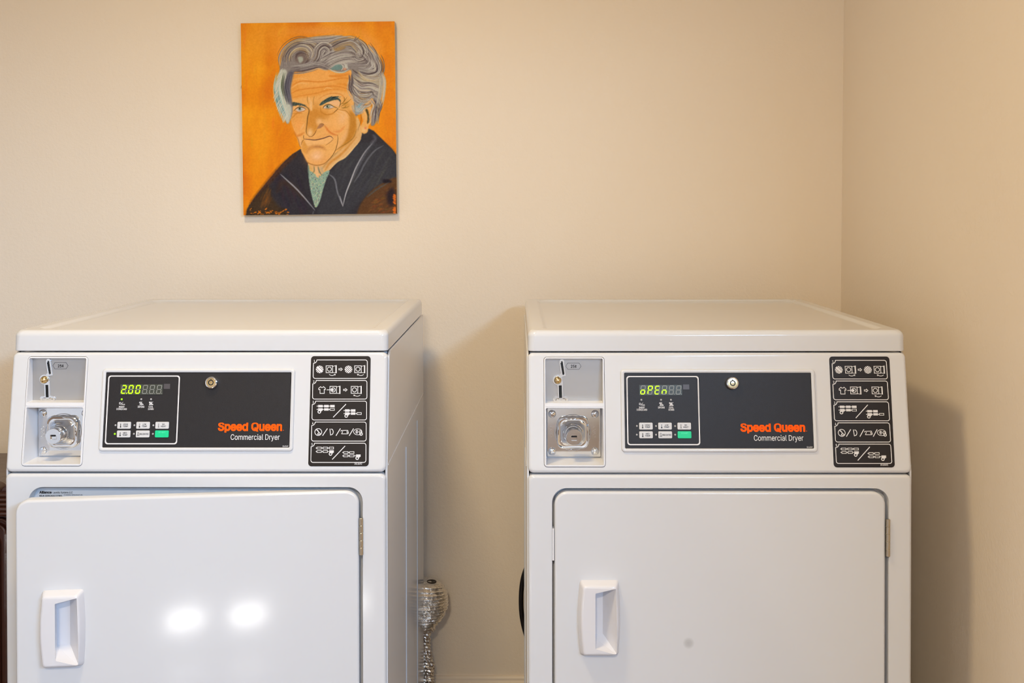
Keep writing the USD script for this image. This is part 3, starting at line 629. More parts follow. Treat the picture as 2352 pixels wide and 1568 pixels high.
def sketch_frame(k, ox, oy):
    """unit change from a working drawing to the sketch grid (the canvas hangs half a degree askew)"""
    def f(*pts):
        a = np.array(pts, float).reshape(-1, 2) / k + [ox, oy]; d = a - [554.0, 53.2]
        v = d[:, 1] + d[:, 0] * .0088; u = d[:, 0] - d[:, 1] * .0155; o = np.column_stack([u, v * 1.0]); return o if len(o) > 1 else o[0]
    return f
def portrait():
    A, B, C = sketch_frame(6.031, 640, 60), sketch_frame(7.839, 650, 200), sketch_frame(6.357, 550, 330)
    r = np.random.default_rng(11); b = Brush(); g3 = np.dstack([b.u, b.v, 0 * b.u])
    # orange ground
    n1 = meshkit.fbm(g3 * [.03, .009, 1], 4, 2)[..., None]; n2 = meshkit.fbm(g3 * [.012, .012, 1] + 9, 3, 5)[..., None]
    b.c = np.array([236, 147, 16.0]) + (n1 - .5) * np.array([52, 84, 60]) + (n2 - .5) * np.array([40, 70, 56])
    b.blob((40, 40), 110, 60, (236, 158, 60), .5); b.blob((30, 300), 60, 120, (246, 166, 34), .5); b.blob((95, 250), 40, 90, (228, 136, 16), .5); b.blob((330, 150), 50, 160, (234, 142, 8), .6)
    b.blob(A(620, 70), 105, 17, (246, 172, 98), .75); b.blob(A(1250, 200), 40, 16, (246, 170, 92), .7, 40); b.blob(A(1360, 330), 18, 30, (245, 165, 80), .5); b.blob(A(60, 350), 22, 30, (245, 165, 85), .5)
    for i in range(60):
        x, y = r.random() * 350, r.random() * 300; b.stroke([(x, y), (x + r.normal(0, 5), y + 20 + 30 * r.random())], 5, (240 + r.normal(0, 8), 158 + r.normal(0, 18), 34 + 24 * r.random()), .3, 2)
    # coat
    coat = np.vstack([C(105, 1075), C(118, 950), C(250, 750), C(430, 530), C(640, 280), C(780, 150), C(900, 75), B(1100, 1000), B(1430, 830), B(1560, 745), B(1640, 780), B(1803, 935), C(2230, 60), C(2320, 180), C(2330, 1080)])
    b.fill(coat, (52, 49, 56), .8, 1, False)
    b.fill(C(1330, 420, 1560, 200, 1760, 0, 2120, 10, 2300, 180, 2310, 520, 1990, 640, 1760, 860, 1530, 1050, 1180, 1050, 1220, 760), (60, 60, 67), 3)
    for i in range(46):
        x, y = 1500 + 760 * r.random(), 60 + 600 * r.random(); b.stroke(C(x, y, x - 90, y + 130, x - 160, y + 280), 5, (66 + 22 * r.random(),) * 2 + (80,), .3, 2)
    for i in range(40):
        x, y = 500 + 480 * r.random(), 330 + 600 * r.random(); b.stroke(C(x, y, x + 40, y + 90, x + 70, y + 190), 6, (40 + 22 * r.random(), 36 + 8 * r.random(), 48 + 12 * r.random()), .4, 2)
    b.stroke(C(170, 860, 430, 560, 640, 320, 860, 130), 11, (88, 54, 36), .75, 4); b.stroke(C(560, 700, 640, 560, 780, 620, 960, 800), 14, (72, 50, 36), .5, 5)
    b.fill(C(100, 1060, 140, 930, 300, 720, 440, 620, 480, 760, 560, 880, 700, 1050), (70, 52, 32), 3, .9); b.fill(C(1720, 1050, 1800, 850, 2000, 640, 2290, 490, 2330, 600, 2320, 1060), (98, 66, 36), 1.6, .95)
    for i in range(70):
        x, y = 1760 + 520 * r.random(), 640 + 380 * r.random()
        if y > 1040 - (x - 1720) * .9: b.stroke(C(x, y, x + 60, y - 60 * r.random()), 3, (110 + 50 * r.random(), 70 + 30 * r.random(), 34 + 10 * r.random()), .5, 1.5)
    b.fill(C(2110, 520, 2190, 520, 2240, 560, 2120, 570), (28, 18, 30), 1.5); b.fill(C(2160, 720, 2250, 640, 2290, 760, 2250, 900, 2190, 880), (36, 24, 36), 3, .9)
    for i in range(55):
        x = 150 + 560 * r.random(); y = 940 + 100 * r.random(); b.stroke(C(x, y, x + 30, y + 20 * r.normal()), 3 * r.random() + 1, (222, 130, 34) if r.random() < .55 else (52, 40, 22), .8, .8)
    for i in range(26): y = 720 + 310 * r.random(); b.stroke(C(2280 - 30 * r.random(), y, 2300, y + 25), 3, (224, 120, 40), .8, .8)
    for i in range(30): x = 1740 + 560 * r.random(); b.stroke(C(x, 1030 + 10 * r.random(), x + 50, 1036), 2.5, (226, 120, 40) if r.random() < .5 else (60, 44, 22), .8, .8)
    for i in range(30): x = 300 + 150 * r.random(); y = 900 - 1.0 * (x - 330) + 60 * r.normal(); b.stroke(C(x, y, x + 40, y - 70 - 60 * r.random()), 2.5, (128, 82, 36), .35, 1.5)
    for i in range(30): t = r.random(); b.stroke(C(130 + 740 * t - 20, 930 - 800 * t + 20, 130 + 740 * t - 8 - 20 * r.random(), 930 - 820 * t), 2.5, (60, 40, 30), .8, .8)
    # neck, shirt
    b.fill(np.vstack([C(1010, 280), C(1030, 420), C(1130, 490), C(1240, 450), C(1325, 390), C(1420, 280), C(1560, 190), B(1380, 1000), B(1425, 900), B(1430, 780), B(1330, 560), B(1000, 1100), B(700, 1300)]), (232, 186, 128), .8)
    b.stroke(np.vstack([C(1330, 370), C(1450, 250), C(1570, 180), B(1400, 960)]), 4, (240, 205, 150), .9, 1)
    b.stroke(np.vstack([C(1260, 390), C(1340, 270), C(1500, 150), B(1340, 900)]), 5, (206, 140, 58), .7, 2); b.stroke(np.vstack([C(1220, 360), C(1330, 220), C(1450, 110)]), 5, (176, 146, 92), .6, 2); b.stroke(np.vstack([B(1130, 1080), B(1290, 930), B(1380, 760)]), 3, (226, 176, 112), .8, 1.5)
    b.fill(C(1015, 300, 1018, 430, 1040, 620, 1080, 800, 1128, 928, 1190, 830, 1230, 680, 1280, 520, 1322, 430, 1318, 385, 1240, 420, 1190, 470, 1120, 440, 1060, 395, 1040, 330), (152, 178, 162), .8)
    for i in range(420):
        t = r.random(); y = 410 + 500 * t; xc = 1170 - 42 * t; x = xc + (r.random() - .5) * 2 * (130 * (1 - t) + 14); q = r.random()
        b.stroke(C(x, y, x + 6 * r.normal(), y + 14 * r.random()), 1.3, [(205, 214, 190), (96, 122, 120), (196, 206, 150), (120, 170, 150), (92, 84, 110), (214, 200, 176)][int(q * 6)], .75, .5)
    b.stroke(C(1040, 310, 1060, 400), 6, (226, 180, 110), .9, 1.2); b.stroke(C(1130, 330, 1140, 420, 1165, 490), 8, (240, 196, 146), 1, 1.2); b.stroke(C(1160, 325, 1180, 400, 1215, 455), 3, (120, 125, 110), .9, 1); b.stroke(C(1100, 320, 1105, 390, 1085, 420), 3, (140, 135, 100), .8, 1); b.stroke(C(1200, 330, 1230, 420), 7, (200, 180, 150), .7, 1.5)
    b.stroke(C(1015, 310, 1022, 470), 3, (96, 110, 104), .7, 1)
    # lapel lights
    for p, w, col, op in ((C(610, 440, 720, 540, 830, 640, 960, 780, 1115, 965), 3.2, (178, 180, 188), .9), (C(1320, 440, 1405, 520, 1445, 700, 1522, 905), 3.6, (134, 136, 146), .8), (C(1950, 0, 1840, 130, 1720, 340, 1640, 540, 1570, 720, 1524, 910), 3.0, (204, 205, 211), .95),
                          (C(1970, -30, 1860, 120, 1740, 340, 1650, 560), 7, (108, 109, 118), .5), (C(2115, 25, 1980, 110, 1850, 280, 1780, 420, 1690, 560), 4, (116, 118, 127), .7), (C(1480, 760, 1500, 830, 1524, 905), 3, (190, 190, 198), .7), (C(2200, 560, 2000, 680, 1880, 780), 4, (84, 92, 100), .6)): b.stroke(p, w, col, op, 1.2)
    b.stroke(np.vstack([B(1640, 860), B(1680, 930), B(1620, 1010), C(1960, 0)]), 7, (112, 112, 124), .6, 3); b.stroke(C(1100, 980, 1080, 1030), 3, (110, 112, 120), .6, 1.5)
    # face
    face = np.vstack([A(215, 640), A(185, 760), A(170, 860), A(175, 960), A(195, 1060), B(165, 480), B(158, 600), B(200, 740), B(250, 870), B(285, 980), B(330, 1080), B(345, 1150), B(400, 1250), B(450, 1345), B(520, 1380), B(620, 1400), B(730, 1390), B(810, 1335), B(900, 1235), B(1000, 1150), B(1130, 1065), B(1260, 955), B(1330, 800), B(1345, 600), B(1300, 450),
                      A(1060, 1100), A(1040, 980), A(990, 870), A(1000, 760), A(1020, 620), A(900, 610), A(750, 590), A(600, 580), A(540, 560), A(450, 590), A(330, 600)])
    b.fill(face, (244, 188, 118), .7)
    b.blob(B(250, 560), 22, 30, (226, 156, 72), .6); b.blob(B(600, 500), 16, 30, (206, 140, 56), .7); b.blob(B(720, 480), 26, 12, (214, 148, 62), .7); b.blob(B(880, 740), 20, 18, (240, 172, 100), .7); b.blob(B(640, 1300), 26, 14, (232, 164, 100), .6)
    b.fill(A(200, 640, 170, 880, 190, 1000, 330, 990, 560, 960, 800, 900, 1000, 900, 1010, 640, 560, 590), (238, 166, 78), 3, .8); b.fill(A(300, 700, 560, 600, 760, 640, 800, 760, 500, 860, 300, 840), (247, 184, 108), 5, .8)
    for p, w, col in ((A(190, 820, 330, 760, 600, 770, 900, 720, 1000, 740), 3, (221, 138, 54)), (A(200, 740, 300, 725, 420, 740), 2, (248, 196, 130)), (A(180, 930, 300, 880, 560, 850, 800, 830, 960, 870), 3, (222, 140, 58)), (A(180, 860, 300, 790, 420, 800), 2, (250, 202, 140)), (A(200, 990, 330, 960, 520, 930, 720, 880, 900, 880), 2.6, (226, 148, 66)),
                      (A(640, 880, 680, 850, 760, 870), 1.6, (252, 206, 150)), (A(560, 1010, 660, 950, 780, 930, 880, 950, 920, 1010, 900, 1080), 2.6, (224, 150, 72)), (A(700, 690, 850, 690, 1000, 660), 6, (228, 146, 58)), (A(820, 800, 960, 820, 1010, 900), 5, (230, 152, 62))): b.stroke(p, w, col, .75, 1.1)
    b.fill(B(1190, 400, 1300, 480, 1340, 640, 1325, 800, 1250, 950, 1100, 1070, 990, 1160, 1110, 960, 1160, 820, 1210, 640), (196, 136, 52), 2.6, .95); b.fill(B(1050, 960, 1150, 780, 1190, 640, 1180, 860, 1090, 1020, 980, 1130), (242, 192, 138), 2.5, .8)
    b.blob(B(960, 640), 22, 20, (250, 190, 118), .9); b.blob(B(1090, 560), 11, 17, (250, 200, 148), .8, 20); b.blob(B(700, 560), 16, 9, (196, 136, 58), .5); b.stroke(B(760, 680, 830, 780, 910, 840, 1000, 862), 4, (216, 128, 62), .8, 1.6); b.stroke(B(930, 800, 1040, 790, 1130, 700), 5, (232, 150, 84), .6, 2)
    b.stroke(B(1000, 862, 1005, 950, 965, 1120, 890, 1250, 810, 1335), 1.5, (112, 82, 42), .85, .6); b.stroke(B(960, 1140, 1060, 1070, 1180, 1000, 1290, 900, 1340, 760), 2.2, (140, 104, 44), .6, 1)
    b.blob(B(300, 690), 15, 20, (248, 178, 104), .9); b.stroke(B(215, 800, 260, 870, 320, 860, 395, 815), 5, (216, 132, 56), .7, 2); b.stroke(B(330, 770, 400, 650), 3.5, (250, 200, 140), .7, 1.5); b.stroke(B(165, 560, 260, 470, 340, 460), 3, (200, 130, 50), .6, 1.5); b.stroke(B(255, 880, 292, 950, 312, 1040, 338, 1085), 2, (176, 122, 76), .8, .8); b.stroke(B(300, 880, 330, 960, 330, 1050), 4, (246, 196, 144), .7, 1.5)
    b.fill(B(350, 960, 420, 960, 460, 1080, 420, 1200, 360, 1130), (216, 152, 68), 2, .6)
    # nose
    b.fill(B(485, 420, 560, 400, 650, 420, 610, 600, 640, 700, 590, 800, 540, 870, 480, 875, 440, 825, 452, 640), (214, 150, 68), 1.8, .9)
    b.stroke(B(520, 250, 515, 340, 525, 420), 6, (250, 206, 152), .85, 2); b.blob(B(500, 815), 7, 10, (253, 212, 162), .95); b.blob(B(670, 620), 8, 9, (251, 204, 152), .9, -30); b.blob(B(780, 640), 16, 7, (248, 194, 130), .6)
    b.stroke(B(425, 340, 474, 385, 482, 440, 458, 540, 446, 660, 432, 790, 448, 850), 2.2, (112, 80, 36), .85, 1.0); b.stroke(B(448, 850, 500, 888, 560, 864, 615, 770), 1.6, (150, 100, 52), .8, .7)
    b.fill(B(618, 752, 680, 662, 756, 668, 700, 728), (178, 130, 92), .8, .95); b.stroke(B(620, 760, 590, 830, 540, 880), 1.5, (140, 92, 44), .7, .7); b.stroke(B(670, 665, 720, 655, 760, 680), 1.2, (120, 80, 42), .8, .6)
    # mouth and chin
    b.fill(B(395, 940, 600, 955, 780, 918, 868, 888, 915, 930, 860, 995, 700, 1030, 470, 1060), (248, 196, 134), 1, .9); b.fill(B(400, 890, 520, 900, 640, 870, 760, 830, 860, 870, 740, 915, 600, 938, 470, 932), (238, 178, 108), 1.2, .8)
    b.stroke(B(392, 930, 480, 938, 600, 946, 740, 918, 862, 880, 922, 928), 2.3, (108, 74, 62), .95, .6); b.stroke(B(388, 855, 384, 900, 396, 935), 1.5, (110, 80, 46), .8, .6); b.stroke(B(392, 940, 360, 975, 340, 1040), 1.4, (140, 96, 50), .8, .6); b.stroke(B(922, 930, 870, 985, 780, 1045), 1.4, (168, 116, 66), .8, .7)
    b.stroke(B(440, 1190, 500, 1090, 610, 1070, 720, 1080, 790, 1130), 9, (208, 146, 82), .7, 3); b.stroke(B(560, 1075, 650, 1066, 740, 1090), 3, (172, 122, 84), .6, 1.6); b.blob(B(620, 1240), 14, 11, (253, 208, 164), .95); b.blob(B(640, 1180), 10, 6, (250, 196, 146), .7)
    b.stroke(B(348, 1150, 400, 1255, 455, 1345, 540, 1388, 640, 1402, 760, 1370, 850, 1290, 900, 1230), 1.8, (158, 108, 56), .8, .8)
    # eyes and brows
    b.fill(B(195, 350, 300, 325, 400, 345, 430, 380, 400, 400, 250, 395, 205, 410), (242, 190, 132), 1, .8); b.fill(B(238, 405, 300, 362, 360, 362, 418, 392, 370, 425, 290, 436), (226, 208, 196), .6); b.blob(B(318, 385), 4, 4, (78, 104, 84), 1); b.blob(B(312, 383), 1.8, 1.8, (26, 34, 30), 1); b.blob(B(345, 382), 1.6, 2.2, (224, 232, 222), .9)
    b.stroke(B(205, 425, 250, 382, 310, 355, 380, 366, 430, 398), 1.8, (84, 68, 44), .9, .6); b.stroke(B(225, 425, 300, 446, 380, 432, 424, 400), 1.5, (196, 132, 84), .9, .7); b.stroke(B(190, 470, 260, 462, 360, 470), 2, (206, 140, 64), .6, 1)
    b.fill(B(800, 285, 900, 245, 1000, 235, 1040, 270, 1020, 350, 940, 330, 850, 300), (246, 200, 154), 1, .9); b.fill(B(742, 378, 780, 335, 850, 318, 935, 356, 860, 384), (226, 210, 198), .6); b.blob(B(825, 350), 4.6, 4.4, (86, 112, 88), 1); b.blob(B(812, 348), 1.8, 2, (28, 36, 30), 1); b.blob(B(836, 345), 1.5, 1.5, (235, 240, 230), .9)
    b.stroke(B(735, 385, 752, 345, 800, 318, 860, 314, 930, 350, 1005, 382), 1.8, (84, 70, 42), .95, .6); b.stroke(B(748, 382, 850, 390, 930, 366), 1.3, (180, 120, 76), .8, .6); b.stroke(B(690, 360, 700, 440, 790, 492, 900, 476, 960, 430, 1010, 392), 2.6, (198, 132, 52), .8, 1.2); b.stroke(B(930, 460, 980, 410, 1010, 384), 1.2, (110, 84, 50), .8, .6)
    b.fill(B(160, 325, 185, 268, 260, 276, 350, 296, 432, 345, 470, 400, 420, 352, 300, 318, 190, 338), (62, 76, 72), .8, .95); b.fill(B(668, 318, 715, 262, 800, 205, 880, 172, 980, 180, 1048, 232, 1040, 262, 1000, 226, 900, 240, 790, 280, 700, 325), (50, 74, 76), .8, .95)
    for i in range(26):
        t = r.random(); b.stroke(B(690 + 320 * t, 300 - 120 * math.sin(t * 1.9) + 26 * r.random(), 730 + 320 * t + 20 * r.random(), 262 - 100 * math.sin(t * 1.9)), 1.3, [(40, 60, 64), (104, 128, 124), (30, 36, 36)][i % 3], .7, .5); b.stroke(B(180 + 220 * t, 318 + 20 * t + 8 * r.normal(), 220 + 210 * t, 290 + 30 * t), 1.1, [(44, 58, 54), (98, 112, 104)][i % 2], .6, .5)
    b.stroke(B(800, 240, 850, 200, 895, 155), 1.3, (60, 66, 54), .7, .5); b.stroke(B(1048, 235, 1050, 290, 1022, 372), 1.6, (96, 74, 44), .85, .6)
    for x0, y0, x1, y1 in ((1030, 330, 1165, 185), (1050, 350, 1240, 215), (1060, 375, 1210, 345), (1080, 300, 1180, 260), (1090, 385, 1150, 330), (1110, 260, 1120, 180)): b.stroke(B(x0, y0, (x0 + x1) / 2 + 8, (y0 + y1) / 2 + 8, x1, y1), 1.5, (112, 88, 34), .7, .6)
    b.blob(B(1150, 320), 9, 11, (190, 136, 48), .5)
    for p, w, col in ((B(458, 165, 450, 230, 470, 300), 1.3, (150, 110, 54)), (B(580, 165, 560, 230, 565, 320), 1.3, (160, 116, 58)), (B(480, 180, 500, 260), 4, (250, 204, 146)), (B(1000, 420, 1120, 460, 1190, 560), 2.4, (250, 206, 156)), (B(960, 445, 1060, 500, 1120, 580), 2, (250, 204, 150)), (B(1010, 400, 1150, 430, 1230, 530), 2, (176, 120, 50))): b.stroke(p, w, col, .7, .8)
    # ear
    b.fill(A(1205, 1100, 1250, 1040, 1300, 1010, 1338, 1060, 1342, 1180, 1310, 1300, 1262, 1380, 1244, 1465, 1190, 1488, 1146, 1445, 1150, 1380, 1180, 1310, 1160, 1230, 1160, 1150), (240, 182, 108), .8); b.fill(A(1210, 1152, 1240, 1150, 1262, 1215, 1268, 1320, 1236, 1350, 1244, 1260), (78, 68, 34), .9, .95)
    b.stroke(A(1270, 1060, 1305, 1110, 1310, 1200, 1280, 1290), 4, (206, 134, 36), .8, 1); b.stroke(A(1250, 1080, 1275, 1140, 1290, 1200), 1.6, (250, 206, 150), .8, .8); b.stroke(A(1325, 1060, 1336, 1180, 1300, 1300, 1260, 1370), 2, (226, 204, 160), .9, .8); b.stroke(A(1180, 1160, 1220, 1220, 1220, 1300), 4, (246, 196, 130), .8, 1.2); b.blob(A(1195, 1435), 7, 7, (246, 208, 152), .9); b.blob(A(1215, 1412), 2.5, 2.5, (226, 110, 80), .8); b.stroke(A(1150, 1200, 1155, 1300, 1110, 1440), 1.4, (130, 98, 50), .7, .7); b.stroke(A(1100, 1240, 1105, 1400), 5, (236, 190, 126), .7, 1.5)
    # hair
    hair = A(25, 560, 60, 430, 130, 320, 230, 240, 400, 190, 560, 165, 700, 150, 880, 135, 1010, 170, 1085, 175, 1190, 240, 1290, 340, 1370, 440, 1420, 560, 1430, 650, 1460, 740, 1440, 880, 1430, 1000, 1390, 1130, 1390, 1240, 1340, 1370, 1290, 1360, 1335, 1200, 1340, 1060, 1300, 1000, 1200, 1090, 1140, 1190, 1080, 1245, 1062, 1130, 1040, 980, 985, 870, 1010, 740, 1010, 610, 900, 648, 760, 612, 640, 605, 545, 568, 450, 605, 300, 622, 220, 640, 192, 740, 172, 860, 182, 1000, 205, 1130, 192, 1230, 140, 1350, 95, 1290, 45, 1190, 5, 1090, 0, 1000, -45, 950, -20, 800, 15, 650)
    b.fill(hair, (146, 139, 137), .9)
    Lt, Dk, Br = [(216, 212, 202), (198, 194, 190), (178, 174, 174), (190, 188, 180)], [(98, 86, 88), (118, 108, 112), (84, 74, 80)], [(176, 150, 108), (160, 134, 98)]
    b.fill(A(30, 600, 120, 620, 110, 850, 190, 1120, 140, 1345, 60, 1200, 0, 1000, -30, 850), (206, 210, 198), 1.5, .95); b.fill(A(150, 625, 215, 640, 172, 860, 185, 1010, 200, 1120, 130, 1000, 90, 820), (98, 96, 110), 2, .9)
    b.locks(A(30, 640, 0, 850, 40, 1050, 130, 1290), 11, 46, [(222, 226, 214), (190, 202, 194), (146, 158, 154), (232, 230, 218), (164, 206, 206), (214, 206, 180)], 1.5, .75, r); b.locks(A(140, 660, 110, 850, 160, 1080), 7, 22, [(78, 74, 88), (120, 118, 130), (64, 62, 72)], 1.6, .7, r); b.locks(A(90, 640, 60, 820, 90, 1000), 4, 8, [(90, 100, 70), (70, 80, 70)], 1.4, .6, r)
    b.locks(A(-20, 860, 20, 1060, 100, 1260), 5, 16, [(226, 228, 218), (120, 180, 190), (90, 110, 116)], 1.3, .8, r)
    b.fill(A(230, 420, 320, 350, 430, 380, 400, 470, 330, 520, 240, 480), (120, 104, 100), 2, .8); b.fill(A(270, 430, 330, 420, 350, 470, 300, 510), (184, 190, 180), 1.2, .9); b.stroke(A(245, 450, 270, 385, 350, 360, 430, 400, 420, 470, 370, 520), 6, (96, 82, 84), .9, 1.2)
    b.locks(A(90, 560, 80, 430, 160, 310, 300, 240, 440, 270, 530, 340, 520, 440, 440, 520), 16, 54, Lt + Dk + Br[:1], 2.0, .8, r); b.locks(A(140, 500, 150, 380, 250, 290, 380, 290, 450, 360, 430, 470), 9, 34, Lt + Dk + Br, 1.9, .8, r); b.stroke(A(95, 500, 110, 400, 190, 300, 330, 240, 460, 260), 3, (82, 74, 84), .8, 1); b.stroke(A(150, 480, 170, 390, 260, 310, 380, 310, 440, 370), 2.4, (212, 196, 160), .8, .9)
    b.locks(A(440, 560, 540, 440, 570, 330, 640, 280, 710, 320, 700, 400, 590, 520), 12, 44, Lt + Dk, 1.9, .8, r); b.locks(A(180, 600, 320, 590, 450, 560, 560, 540, 700, 580), 9, 34, Dk + Lt[2:], 1.8, .75, r); b.locks(A(300, 215, 520, 190, 700, 175, 900, 150), 8, 26, Lt + Dk[1:2] + [(122, 130, 112)], 1.7, .7, r)
    b.locks(A(720, 340, 850, 270, 1000, 240, 1080, 300, 1130, 400), 16, 48, Lt + Dk + Br, 1.9, .8, r); b.locks(A(620, 500, 760, 420, 900, 380, 1010, 390, 1060, 430), 14, 44, Lt + Dk, 1.9, .8, r); b.locks(A(700, 560, 840, 500, 980, 470, 1140, 480), 10, 34, Lt + Dk, 1.7, .75, r)
    b.stroke(A(740, 300, 860, 230, 1000, 190), 3, (80, 66, 66), .8, 1); b.fill(A(760, 320, 880, 290, 940, 300, 820, 350), (170, 136, 84), 1.6, .8); b.fill(A(720, 600, 800, 540, 880, 540, 890, 590, 830, 610), (120, 152, 150), 1, .9); b.stroke(A(700, 590, 800, 635, 900, 640, 985, 600), 3, (206, 214, 206), .9, .9); b.stroke(A(880, 530, 905, 570, 880, 615), 2, (226, 228, 220), .8, .7); b.fill(A(900, 590, 940, 570, 950, 600, 915, 612), (222, 160, 130), .8, .8)
    for i in range(44):                                             # ragged white wisps down the left side
        y = 620 + 660 * r.random(); x = np.interp(y, [600, 800, 960, 1100, 1300], [30, -15, -40, 20, 110]); b.stroke(A(x + 40, y - 40, x + 8, y, x - 8 - 30 * r.random(), y + 50 + 30 * r.random()), 1.6, [(228, 226, 212), (196, 204, 196), (214, 214, 200)][i % 3], .8, .6)
    for i in range(14): b.stroke(A(960 + 20 * r.normal(), 590, 940 + 30 * r.normal(), 530 + 10 * r.normal()), 1, (214, 216, 208), .7, .5)
    b.locks(A(1080, 220, 1180, 300, 1200, 400, 1130, 440, 1070, 400), 10, 36, Lt + Dk, 1.8, .8, r); b.stroke(A(1130, 250, 1185, 330, 1175, 420, 1120, 440), 3, (76, 66, 70), .85, 1); b.stroke(A(1170, 260, 1215, 350, 1180, 430), 2, (220, 218, 210), .8, .7)
    b.locks(A(1200, 300, 1290, 410, 1310, 500, 1250, 580, 1120, 600), 16, 46, Lt + Dk, 2, .8, r); b.locks(A(1330, 420, 1390, 540, 1380, 640, 1260, 680, 1100, 650), 14, 46, Lt + Dk, 2, .8, r); b.stroke(A(1030, 600, 1100, 650, 1220, 680, 1330, 640), 3.5, (80, 68, 66), .8, 1.2); b.stroke(A(1260, 600, 1310, 540, 1290, 460), 3, (208, 204, 200), .7, 1)
    b.fill(A(1060, 720, 1200, 700, 1400, 690, 1440, 800, 1420, 920, 1300, 860, 1180, 850, 1080, 800), (190, 176, 148), 3, .75); b.locks(A(1040, 680, 1150, 770, 1280, 810, 1430, 800), 18, 40, Lt + [(196, 176, 132), (214, 196, 164)] + Dk[1:2], 2, .75, r); b.locks(A(1030, 780, 1140, 880, 1280, 890, 1420, 960), 16, 46, Lt + Dk + [(222, 206, 186)], 2, .8, r); b.stroke(A(1100, 900, 1220, 930, 1300, 910, 1330, 960), 4, (92, 82, 82), .8, 1.2); b.stroke(A(1050, 720, 1140, 780, 1230, 800), 3, (110, 100, 98), .8, 1)
    b.locks(A(1040, 900, 1120, 990, 1230, 1000, 1320, 970), 12, 36, Lt + Dk[:2] + Br[:1], 1.9, .8, r); b.locks(A(1070, 1000, 1140, 1050, 1230, 1060, 1290, 1010), 10, 26, Lt + Br + Dk[1:2], 1.7, .75, r); b.locks(A(1080, 1080, 1110, 1160, 1150, 1130, 1200, 1080), 10, 26, Lt + [(170, 170, 176), (130, 176, 196)], 1.6, .8, r); b.locks(A(1340, 1000, 1385, 1090, 1350, 1200, 1330, 1340), 10, 36, Lt + Dk, 1.8, .8, r); b.stroke(A(1335, 1020, 1375, 1090, 1350, 1210), 5, (84, 78, 86), .8, 1.4); b.locks(A(1400, 640, 1450, 760, 1430, 960, 1390, 1120), 8, 26, Lt + [(202, 190, 160)], 1.8, .75, r)
    b.locks(A(1000, 660, 1010, 760, 1000, 860, 1050, 980), 5, 16, Dk + Lt[2:], 1.6, .7, r)
    for i in range(40):
        t = r.random(); b.stroke(A(1400 + 30 * math.sin(t * 6), 640 + 700 * t, 1412 + 34 * math.sin(t * 6) + 10 * r.random(), 690 + 700 * t), 1.2, (196, 186, 160), .6, .6)
    for i in range(12): b.stroke(A(1060 + 20 * r.normal(), 215, 1080 + 26 * r.normal(), 165 + 10 * r.normal()), 1.2, (128, 116, 112), .7, .5)
    b.c += (meshkit.fbm(g3 * [.35, .35, 1], 2, 8)[..., None] - .5) * 14
    return b
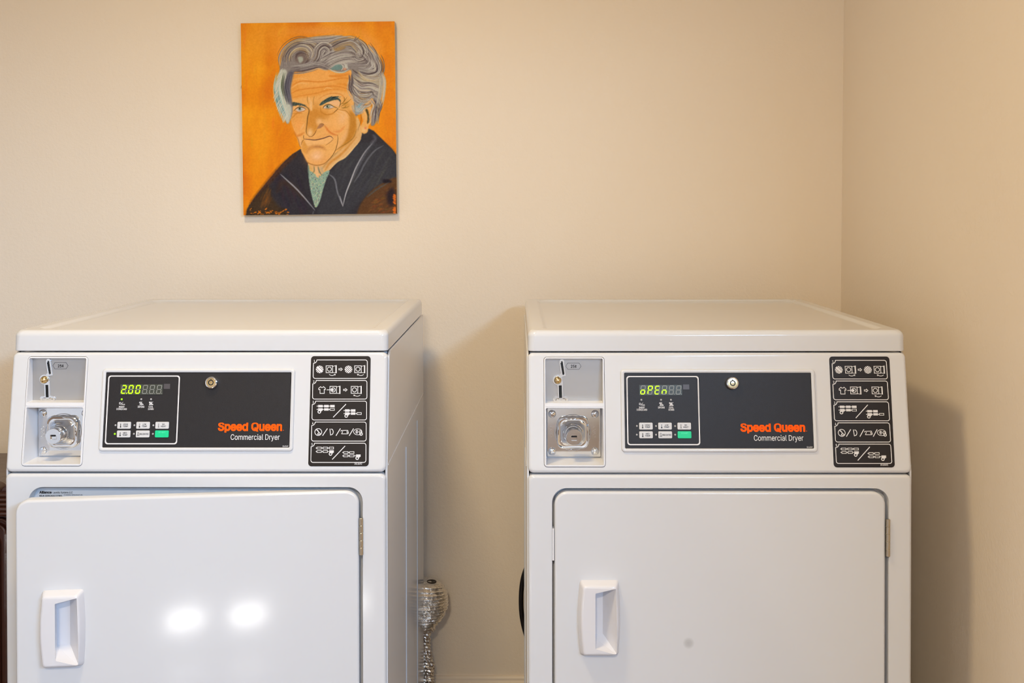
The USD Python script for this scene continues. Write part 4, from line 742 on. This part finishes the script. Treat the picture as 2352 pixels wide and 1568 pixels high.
def hang_painting():
    t = thing('portrait_painting', 'unframed painted portrait of a grey-haired person in a dark coat, orange ground', 'painting', (0, 0, 0))
    w, h, th, yb = .3985, .4965, .021, YB - .003; a = math.radians(-.62); cx, cz = -.5122, 1.5483
    def hang(m):
        m = m.copy(); v = np.array(m.vertices); x, z = v[:, 0] * math.cos(a) + v[:, 1] * math.sin(a), -v[:, 0] * math.sin(a) + v[:, 1] * math.cos(a)
        m.vertices = np.column_stack([cx + x, yb - v[:, 2], cz + z]); return m
    obj('canvas', hang(slab(-w / 2, w / 2, -h / 2, h / 2, .003, 0, th - .0004, .0016)), CANVAS_EDGE, t)
    b = portrait(); nu, nv = b.nu, b.nv
    x = (np.linspace(-.5, .5, nu) * (w - .0012))[None, :].repeat(nv, 0); y = (np.linspace(.5, -.5, nv) * (h - .0012))[:, None].repeat(nu, 1)
    i = (np.arange(nv - 1)[:, None] * nu + np.arange(nu - 1)).ravel(); f = np.vstack([np.stack([i, i + nu, i + 1], 1), np.stack([i + 1, i + nu, i + nu + 1], 1)])
    g = tm(np.column_stack([x.ravel(), y.ravel(), np.full(nu * nv, th)]), f)
    o = obj('painted_surface', hang(g), PAINTED, t, smooth=True)
    q = b.c.reshape(-1, 3); g_ = q.mean(1, keepdims=True); rgb = np.clip((g_ + (q - g_) * 1.12) * .95 - 6, 0, 255) / 255; rgb = np.where(rgb <= .04045, rgb / 12.92, ((rgb + .055) / 1.055) ** 2.4)
    UsdGeom.PrimvarsAPI(UsdGeom.Mesh(o)).CreatePrimvar('paint', Sdf.ValueTypeNames.Color3fArray, 'vertex').Set(Vt.Vec3fArray.FromNumpy(rgb.astype(np.float32)))
    th_ = spline([(-.7065, YB - .010, 1.640), (-.7115, YB - .007, 1.638), (-.7175, YB - .004, 1.6355), (-.7195, YB - .002, 1.629)], 18)
    obj('loose_thread', tube(th_, .0005, 5), THREAD, t)
CANVAS_EDGE = plain('canvas_edge', (198, 186, 168), .7)
THREAD = plain('thread', (176, 140, 96), .8)
PAINTED = mat('oil_paint', {'a': ('attribute', {'attribute': 'paint'}), 'g': ('texture_coordinate', {}), 'n': ('noise_texture', {'scale': 420.0, 'detail': 2.0}), 'b': ('bump', {'strength': .25, 'distance': .0004}), 'p': ('principled_bsdf', {'roughness': .5, 'specular_ior_level': .16})},
              [('a.color', 'p.base_color'), ('g.object', 'n.vector'), ('n.fac', 'b.height'), ('b.normal', 'p.normal')])
hang_painting()

# ceiling lamps, window and spot heads (out of the picture, they carry its light)
t = thing('ceiling_lamp', 'round white ceiling lamp above the left dryer, out of view', 'lamp', (-.5, 1.25, HC))
obj('housing', moved(lathe([(.17, 0), (.17, -.05), (.155, -.075), (.15, -.075), (.15, -.05), (.01, -.045)][::-1], 40), (0, 0, 0)), CEIL, t)
t = thing('work_lamp', 'twin-headed work lamp on the floor facing the left dryer, out of view', 'lamp', (0, 0, 0))
aim = np.array([.12, 1.34, .50]); aim /= np.linalg.norm(aim)
def aimed(m, c):
    a = np.cross([0, 0, 1.0], aim); a /= np.linalg.norm(a); b = np.cross(aim, a); v = np.array(m.vertices); m = m.copy(); m.vertices = v[:, :1] * a + v[:, 1:2] * b + v[:, 2:] * aim + c; return m
obj('base', slab(-.80, -.46, .40, .50, .01, 0, .012, .003), DARK, t)
for lx in (-.722, -.535):
    c = np.array([lx, .45, .078]); o = obj('lamp_head', aimed(lathe([(.002, -.035), (.050, -.03), (.060, .004), (.059, .006), (.056, .002), (.002, .001)], 28), c), DARK, t)
    obj('bulb', aimed(slab(-.052, .052, -.025, .025, .022, .001, .005, .001), c), WORK_LIGHT, o)
